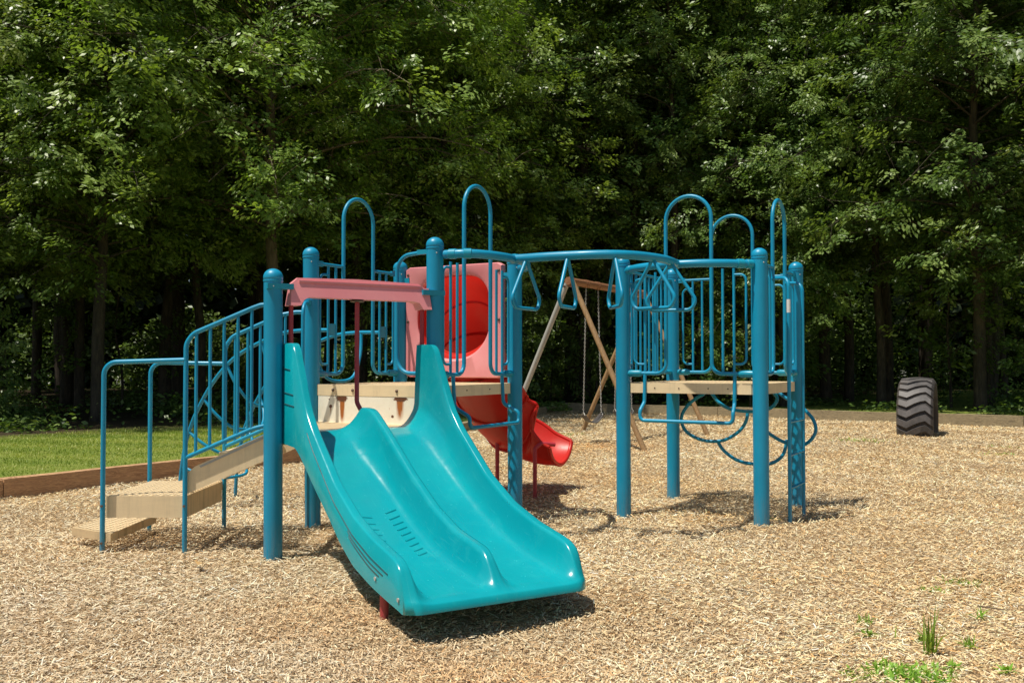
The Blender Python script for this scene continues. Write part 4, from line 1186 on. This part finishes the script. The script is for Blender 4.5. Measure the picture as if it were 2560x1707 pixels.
# ------------------------------------------------------------------ leaves & trees
def leaf_quads(P, Dr, Nr, L, W):
    """diamond-ish folded leaves: base P, direction Dr, normal Nr"""
    s = np.cross(Dr, Nr); s /= np.linalg.norm(s, axis=1)[:, None] + 1e-9
    V = np.empty((len(P), 4, 3))
    V[:, 0] = P; V[:, 1] = P + Dr * (L * .45)[:, None] + s * (W / 2)[:, None]
    V[:, 2] = P + Dr * L[:, None] - Nr * (L * .12)[:, None]; V[:, 3] = P + Dr * (L * .45)[:, None] - s * (W / 2)[:, None]
    return V
def unit(v): return v / (np.linalg.norm(v, axis=1)[:, None] + 1e-9)

def tree_meshes(seed, H, base, Rc, nlimb, sprays, leaves, leafL, mt, name, trunk_r=.17, lean=.0, shape='edge', front=1.0):
    rs = np.random.RandomState(seed)
    bm = bmesh.new()
    # trunk
    tp = []; x = y = 0.0
    for k in range(9):
        f = k / 8; tp.append((x, y, f * H - .3 * (k == 0))); x += rs.randn() * .10 + lean * H / 8; y += rs.randn() * .10
    tp = spline(tp, 3); m = len(tp)
    tube(bm, tp, [trunk_r * (1.25 if i == 0 else 1) * (1 - .8 * i / (m - 1)) for i in range(m)], 10)
    tpa = np.array([list(v) for v in tp])
    Vs, Rn = [], []
    for j in range(nlimb):
        f = (j + rs.rand()) / nlimb; z = base + (H - base) * f ** 1.05 * .97
        ph = j * 2.399 + rs.randn() * .5
        pf = math.sin(PI * (.22 + .75 * f)) if shape == 'edge' else math.sin(PI * (.12 + .83 * f))
        Lm = Rc * max(.25, pf) * rs.uniform(.6, 1.12)
        o = np.array([np.interp(z, tpa[:, 2], tpa[:, 0]), np.interp(z, tpa[:, 2], tpa[:, 1]), z])
        el = rs.uniform(.10, .55) if f < .75 else rs.uniform(.5, 1.0)
        d = np.array([math.cos(ph), math.sin(ph), 0])
        side = np.array([-d[1], d[0], 0])
        K = 7; pts = []
        w1 = rs.randn() * .12
        for k in range(K):
            t = k / (K - 1); rad = Lm * t
            pts.append(o + d * rad * math.cos(el * .6) + side * (w1 * Lm * t * t) + np.array([0, 0, Lm * (math.sin(el) * t - .30 * t * t * t)]))
        pts = np.array(pts)
        r0 = max(.010, trunk_r * .24 * (1 - .6 * f))
        tube(bm, [Vector(p) for p in pts], [r0 * (1 - .85 * k / (K - 1)) for k in range(K)], 5, cap=False)
        ns = max(2, int(sprays * (.5 + Lm / Rc)))
        for s_ in range(ns):
            t = 1 - (rs.rand() ** 1.2) * .82
            p = np.array([np.interp(t, np.linspace(0, 1, K), pts[:, i]) for i in range(3)])
            p0 = p.copy(); spr = .55 + .10 * Rc
            off = rs.randn(3) * np.array([.5, .5, .42]) * spr * .8
            sl = rs.uniform(.35, .8) * (Rc / 4.5) ** .5
            p = p + off
            cl = math.sin(p[0] * 1.9 + seed + 1.2 * math.sin(p[2] * 1.1)) + math.sin(p[2] * 2.3 + 1.7 * math.sin(p[1] * 1.3 + seed)) + math.sin(p[1] * 1.8 + p[2] * .7)
            if cl < -.4 and rs.rand() < .7: continue
            if name == 'elm' and abs(p[0] + .25 * math.sin(p[2])) < .75 and p[1] < .6 and p[2] < 13 and rs.rand() < .92: continue
            ang = rs.uniform(-1.5, 1.5); dd = d * math.cos(ang) + side * math.sin(ang)
            droop = rs.uniform(-.55, .45); dd = np.array([dd[0], dd[1], droop]); dd /= np.linalg.norm(dd)
            tn = np.array([rs.randn() * .55, rs.randn() * .55, 1.0]); sn = np.cross(dd, tn); sn /= np.linalg.norm(sn); tn = np.cross(sn, dd)
            if s_ % 2 == 0: tube(bm, [Vector(p0), Vector((p0 + p) / 2 + np.array([0, 0, .05])), Vector(p), Vector(p + dd * sl * .6)], [.009, .007, .005, .002], 3, cap=False)
            n = int(leaves * rs.uniform(.6, 1.3))
            u = rs.rand(n); wdt = .42 * sl * np.sin(PI * (.12 + .8 * u)); lat = rs.uniform(-1, 1, n) * wdt
            hgt = rs.randn(n) * .07 - .10 * sl * (np.abs(lat) / (.42 * sl)) ** 2 - .14 * sl * u * u
            P = p + dd * (u * sl)[:, None] + sn * lat[:, None] + tn * hgt[:, None]
            a = np.sign(lat + rs.randn(n) * .05) * rs.uniform(.3, 1.2, n)
            Dr = dd * np.cos(a)[:, None] + sn * np.sin(a)[:, None] + np.array([0, 0, -1]) * rs.uniform(0, .55, n)[:, None]
            Nr = tn + d * .55 + rs.randn(n, 3) * .45; Dr = unit(Dr); Nr = unit(Nr - Dr * (Nr * Dr).sum(1)[:, None])
            Ls = leafL * rs.uniform(.65, 1.25, n)
            Vs.append(leaf_quads(P, Dr, Nr, Ls, Ls * rs.uniform(.42, .6, n)))
            Rn.append(np.clip(rs.rand(n) * .45 + rs.rand() * .45 + .1 * f + (.3 if t > .85 else 0), 0, 1))
    V = np.concatenate(Vs); n = len(V)
    me = mesh_from_arrays(name + '_crown', V.reshape(-1, 3), np.arange(n * 4).reshape(n, 4), mt, fattr=np.concatenate(Rn))
    bmesh.ops.recalc_face_normals(bm, faces=bm.faces)
    mt_ = bpy.data.meshes.new(name + '_trunk'); bm.to_mesh(mt_); bm.free()
    for p in mt_.polygons: p.use_smooth = True
    mt_.materials.append(M['bark_pale' if name == 'elm' else 'bark'])
    return mt_, me

def place_tree(kind, name, loc, rz, sc, label, group=None):
    tm, cm = kind
    r = empty(name, (loc[0], loc[1], .1), label, 'tree' if 'sapling' not in name else 'sapling', group)
    r.rotation_euler = (0, 0, rz); r.scale = (sc, sc, sc * (loc[2] if len(loc) > 2 else 1))
    link_mesh('trunk', tm, r); link_mesh('crown', cm, r)
    return r

K_hero = tree_meshes(11, 17, 4.2, 6.4, 140, 33, 56, .118, M['leaf_a'], 'elm', .17, .0)
K_elm = tree_meshes(12, 15, 3.3, 5.0, 105, 30, 54, .118, M['leaf_a'], 'elm_low', .15)
K_maple = tree_meshes(21, 15, 3.5, 4.8, 95, 28, 50, .135, M['leaf_b'], 'maple', .17)
K_maple2 = tree_meshes(22, 18, 4.5, 5.0, 95, 24, 48, .135, M['leaf_b'], 'maple_tall', .19, shape='tall')
K_tall = tree_meshes(31, 21, 7.0, 4.8, 75, 14, 44, .16, M['leaf_b'], 'tall', .2, shape='tall')
K_sap = tree_meshes(41, 5.2, .8, 2.0, 30, 7, 34, .115, M['leaf_c'], 'sapling', .035)
K_sap2 = tree_meshes(42, 4.0, .5, 1.7, 22, 7, 32, .125, M['leaf_b'], 'sapling2', .03)
K_slim = tree_meshes(51, 16, 6.5, 2.6, 40, 8, 40, .14, M['leaf_b'], 'slim', .15, shape='tall')

place_tree(K_hero, 'elm_tree', (-5.96, 22.5), 0, 1.0, 'broad elm with a bare brown trunk rising behind the two leftmost posts')
place_tree(K_elm, 'elm_tree', (-12.8, 20.6), 2.1, 1.0, 'sunlit elm filling the upper left corner of the photo')
place_tree(K_elm, 'elm_tree', (-8.9, 19.8), 3.0, .95, 'elm whose dark trunk stands at the lawn edge beside the leftmost landing rail')
place_tree(K_maple, 'maple_tree', (-9.6, 25.5), 1.0, 1.05, 'dark maple between the corner elm and the broad elm, behind the lawn')
place_tree(K_elm, 'elm_tree', (-1.6, 26.3), 4.4, .95, 'dense elm behind the left deck arch and tube slide')
place_tree(K_maple2, 'maple_tree', (1.9, 30.5), .3, 1.0, 'tall dark maple behind the swing set beam')
place_tree(K_maple2, 'maple_tree', (5.6, 30.0), 2.6, 1.0, 'tall maple behind the right deck arches')
place_tree(K_maple, 'maple_tree', (7.8, 26.4), 3.3, .78, 'low spreading maple with sunlit leaves above the right end arch')
place_tree(K_maple, 'maple_tree', (12.2, 24.0), 5.1, 1.0, 'large maple filling the right frame edge above the tyre')
place_tree(K_maple2, 'maple_tree', (9.9, 29.0), 5.6, 1.0, 'tall maple standing behind the tractor tyre')
place_tree(K_elm, 'elm_tree', (-18.5, 20.0), 5.2, 1.0, 'elm beyond the left frame edge with branches reaching in')
place_tree(K_maple, 'maple_tree', (17.0, 20.5), 1.8, 1.0, 'maple beyond the right frame edge with branches reaching in')
rs_ = random.Random(99)
rows = [(29.5, -17, 16, 4.1, [K_slim, K_maple2, K_tall]), (33.5, -19, 19, 4.3, [K_tall, K_maple2, K_slim]), (38.5, -22, 22, 4.8, [K_tall, K_maple2])]
for ri, (yy, xa, xb, stp, kinds) in enumerate(rows):
    x = xa; i = 0
    while x < xb:
        k = kinds[(i * 7 + ri) % len(kinds)]
        place_tree(k, 'forest_tree', (x + rs_.uniform(-1.2, 1.2), yy + rs_.uniform(-1.5, 1.5) - (2.0 if x < -4 else 0)), rs_.uniform(0, 6.28), rs_.uniform(.88, 1.12),
                   'tall slender tree in the dark woods behind the front row', 'trees in the dark woods')
        x += stp * rs_.uniform(.8, 1.2); i += 1
# bare dark trunks visible in the shade: slim trees with a high crown
for i, (x, y) in enumerate(((-14.5, 24.5), (-12.6, 26.0), (-11.4, 24.3), (-8.4, 24.8), (-7.2, 26.6), (-4.2, 25.6), (-3.0, 28.0), (.2, 28.5), (3.6, 28.4), (4.7, 27.2), (6.9, 29.3), (8.7, 28.0), (10.6, 26.5), (11.6, 28.4), (13.7, 26.6), (-10.2, 28.2), (-15.8, 27.0), (15.0, 24.5))):
    place_tree(K_slim, 'forest_tree', (x, y), rs_.uniform(0, 6.28), rs_.uniform(.85, 1.15), 'tall slender tree in the dark woods behind the front row', 'trees in the dark woods')
for i, (x, y, s_, k, rot) in enumerate(((-10.9, 19.3, .6, K_sap2, 0), (-12.6, 19.6, .8, K_sap2, 1), (-3.6, 25.6, .8, K_sap2, 4), (-2.4, 25.3, 1.1, K_sap, 5), (-.3, 27.3, 1.1, K_sap2, .5), (2.6, 28.2, 1.0, K_sap, 1.5),
                               (5.2, 26.5, .95, K_sap2, 2.5), (6.6, 25.6, .9, K_sap, 3.5), (13.6, 23.2, .8, K_sap2, .9), (-15.5, 22.5, 1.2, K_sap, 1.9), (8.0, 27.8, 1.2, K_sap2, 2.9), (-10.6, 25.0, 1.1, K_sap, 4.2), (12.2, 25.6, 1.2, K_sap, 5.2), (1.2, 29.5, 1.1, K_sap2, 0.2))):
    place_tree(k, 'sapling', (x, y), rot, s_, 'leafy young tree at the shaded edge of the woods', 'saplings along the edge of the woods')

# far woods: one mass nobody could count
def far_woods():
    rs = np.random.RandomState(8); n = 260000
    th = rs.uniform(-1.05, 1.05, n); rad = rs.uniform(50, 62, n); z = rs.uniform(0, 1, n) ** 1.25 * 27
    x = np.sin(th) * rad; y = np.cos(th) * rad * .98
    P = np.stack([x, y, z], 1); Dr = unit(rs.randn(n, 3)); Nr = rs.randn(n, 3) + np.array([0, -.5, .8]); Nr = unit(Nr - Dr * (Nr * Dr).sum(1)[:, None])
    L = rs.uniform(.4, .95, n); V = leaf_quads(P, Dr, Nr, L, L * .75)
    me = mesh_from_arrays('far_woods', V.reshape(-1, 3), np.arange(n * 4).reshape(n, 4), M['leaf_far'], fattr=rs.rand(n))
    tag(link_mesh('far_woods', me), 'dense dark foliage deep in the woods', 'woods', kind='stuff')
far_woods()
def undergrowth():
    rs = np.random.RandomState(18); n = 150000
    x = rs.uniform(-24, 24, n); y0 = np.where(x < 1.5, 16.6 + .9 * np.clip(x + 8, -3, 8), 28.3 - (x - 1.5) * .62); y = y0 + rs.rand(n) ** 1.3 * 20
    dens = np.sin(x * 1.3 + y * .8) + np.sin(y * 1.9 - x * .7) + rs.randn(n) * .5; k = dens > np.where(x > 1.5, 1.1, np.where(y < 21, .8, .1))
    x, y = x[k], y[k]; n = len(x)
    z = .1 + rs.rand(n) ** 1.5 * (.22 + .35 * np.clip(np.sin(x * .9 + 2) + np.sin(y * .7), 0, 1))
    P = np.stack([x, y, z], 1); Dr = unit(np.stack([rs.randn(n), rs.randn(n), rs.randn(n) * .3], 1)); Nr = rs.randn(n, 3) * .5 + np.array([0, 0, 1]); Nr = unit(Nr - Dr * (Nr * Dr).sum(1)[:, None])
    L = rs.uniform(.07, .16, n); V = leaf_quads(P, Dr, Nr, L, L * .55)
    me = mesh_from_arrays('undergrowth', V.reshape(-1, 3), np.arange(n * 4).reshape(n, 4), M['leaf_b'], fattr=rs.rand(n))
    tag(link_mesh('undergrowth', me), 'low leafy undergrowth covering the woodland floor', 'undergrowth', kind='stuff')
undergrowth()
def sunlit_bushes():
    rs = np.random.RandomState(28); n = 110000
    x = rs.uniform(-34, 34, n); y = rs.uniform(41.5, 49, n)
    kk = np.sin(x * 1.3 + y) + np.sin(x * .45 + 1.0) + rs.randn(n) * .35 > -.2; x, y = x[kk], y[kk]; n = len(x)
    top = .8 + 2.6 * (.5 + .5 * np.sin(x * .8 + 1.4 * np.sin(y * .6))) * (.5 + .5 * np.sin(x * .37 + 2)) + 1.2
    z = .1 + rs.rand(n) * top
    P = np.stack([x, y, z], 1); Dr = unit(rs.randn(n, 3) * np.array([1, 1, .5])); Nr = rs.randn(n, 3) * .5 + np.array([0, -.5, 1]); Nr = unit(Nr - Dr * (Nr * Dr).sum(1)[:, None])
    L = rs.uniform(.14, .3, n); V = leaf_quads(P, Dr, Nr, L, L * .6)
    me = mesh_from_arrays('sunlit_thicket', V.reshape(-1, 3), np.arange(n * 4).reshape(n, 4), M['leaf_c'], fattr=rs.rand(n))
    tag(link_mesh('sunlit_thicket', me), 'bright sunlit thicket glimpsed between the dark trunks', 'thicket', kind='stuff')
sunlit_bushes()

# ------------------------------------------------------------------ weeds and sticks
def weed(name, x, y, n, h, spread, lab, seed, wid=.008, upright=.5):
    rs = np.random.RandomState(seed); z0 = float(gz(x, y)); Vs = []; 
    for k in range(n):
        a = rs.rand() * 2 * PI; lean = rs.uniform(0, 1) * (1 - upright) + .05; hh = h * rs.uniform(.5, 1.1)
        b = np.array([x + rs.randn() * spread, y + rs.randn() * spread * .8, z0 + .003]); d = np.array([math.cos(a), math.sin(a), 0]); s = np.array([-d[1], d[0], 0]) * wid * rs.uniform(.6, 1.2) / 2
        m1 = b + d * hh * lean * .8 + np.array([0, 0, hh * .55 * (1 - lean * .55)]); t = b + d * hh * lean * 1.6 + np.array([0, 0, hh * (1 - lean * .95)])
        Vs.append(np.array([b - s, b + s, m1 + s, m1 - s])); Vs.append(np.array([m1 - s, m1 + s, t + s * .15, t - s * .15]))
    V = np.array(Vs) - np.array([x, y, 0]); me = mesh_from_arrays(name, V.reshape(-1, 3), np.arange(len(Vs) * 4).reshape(-1, 4), M['weed'], fattr=np.repeat(rs.rand(n), 2))
    o = link_mesh(name, me, None, (x, y, 0)); return tag(o, lab, 'weed', kind='stuff' if name == 'weed_patch' else None)
weed('grass_tuft', 1.93, 4.27, 26, .25, .012, 'tallest upright tuft of bright green grass in the chips, lower right', 1, .008, .62)
weed('weed_patch', 1.70, 3.96, 330, .055, .085, 'widest green weed patch at the bottom frame edge', 2, .012, .1)
weed('weed_patch', 1.48, 3.98, 60, .035, .05, 'small dark green patch left of the widest weed patch at the bottom edge', 22, .01, .1)
weed('weed', 1.92, 4.05, 22, .05, .008, 'small weed below and right of the tall grass tuft', 23, .012, .1)
weed('weed', 2.13, 4.0, 22, .06, .008, 'round-leaved weed nearest the lower right corner', 3, .016, .1)
weed('weed', 2.16, 4.39, 24, .085, .008, 'spiky weed right of the tall grass tuft', 4, .008, .35)
weed('weed', 2.0, 4.50, 30, .07, .009, 'flat green weed just behind the tall grass tuft', 5, .011, .1)
weed('weed', 1.83, 4.80, 16, .07, .02, 'five-bladed weed left of the tall grass tuft, upper of two', 6, .009, .15)
weed('weed', 1.75, 4.57, 34, .05, .009, 'round leafy weed left of the tall grass tuft, lower of two', 7, .014, .1)
weed('weed', 2.46, 4.87, 14, .09, .015, 'pale spreading weed at the right, above the spiky one', 8, .008, .25)
weed('weed_patch', 2.50, 5.51, 50, .03, .04, 'tiny round weed mat, nearer of two in the right foreground', 9, .01, .1)
weed('weed_patch', 2.77, 5.69, 70, .04, .06, 'tiny weed mat, farther of two in the right foreground', 10, .01, .1)
weed('weed', 1.86, 4.5, 2, .13, .005, 'single curved grass blade left of the tall tuft', 12, .006, .8)
for i, (x, y, s_, n_, lab) in enumerate(((6.0, 15.9, .25, 160, 'thin green patch left of the tyre'), (7.2, 13.6, .2, 70, 'thin green patch in front of the tyre'), (7.8, 14.6, .2, 60, 'thin green patch right of the tyre front'), (5.9, 9.8, .08, 40, 'small green sprig in the open chips at right'), (1.2, 17.4, .25, 90, 'green patch under the swing by the far timbers'), (2.2, 7.9, .06, 14, 'green sprig in the shade under the right deck'), (-1.4, 9.0, .12, 30, 'green sprig behind the left posts'))):
    weed('weed_patch', x, y, n_, .05, s_, lab, 30 + i, .014, .15)
rs = random.Random(4)
M['stick'] = paint('stick', (.10, .06, .035), .8, .3, .3)
for i, (x, y, L, a, lab) in enumerate(((5.45, 11.3, .45, -.1, 'long thin dark stick right of the ladder in open chips'), (2.62, 5.0, .18, -.5, 'dark bent stick near the right frame edge'), (4.3, 9.0, .25, .2, 'short stick between the ladder and the right frame edge'), (1.32, 5.4, .16, -.35, 'short brown stick right of the slide exit'), (6.6, 12.3, .3, .3, 'stick below and right of the tyre'), (-.15, 3.75, .16, .05, 'pale stick in front of the slide exit'))):
    z = float(gz(x, y)) + .02; bm = bmesh.new(); d = Vector((math.cos(a), math.sin(a), 0)); s_ = Vector((-d.y, d.x, 0))
    tube(bm, spline([Vector((x, y, z)) + d * L * (t - .5) + s_ * rs.uniform(-.05, .05) * L + Vector((0, 0, rs.uniform(0, .01))) for t in (0, .3, .65, 1)], 3), [.0045 - .0003 * k for k in range(10)], 6)
    tag(mk('stick', bm, M['stick']), lab, 'stick')
# dead tan leaf in the left foreground
bm = bmesh.new(); vs = [bm.verts.new((-2.02 + a, 5.96 + b, .055 + c)) for a, b, c in ((-.05, .05, .01), (-.02, .055, 0), (.05, -.03, 0), (.05, -.06, .015), (.02, -.06, 0))]; bm.faces.new(vs)
M['dead_leaf'] = paint('dead_leaf', (.55, .33, .12), .6, .2, .2)
tag(mk('fallen_leaf', bm, M['dead_leaf']), 'curled orange tan leaf on the chips in front of the steps', 'leaf')
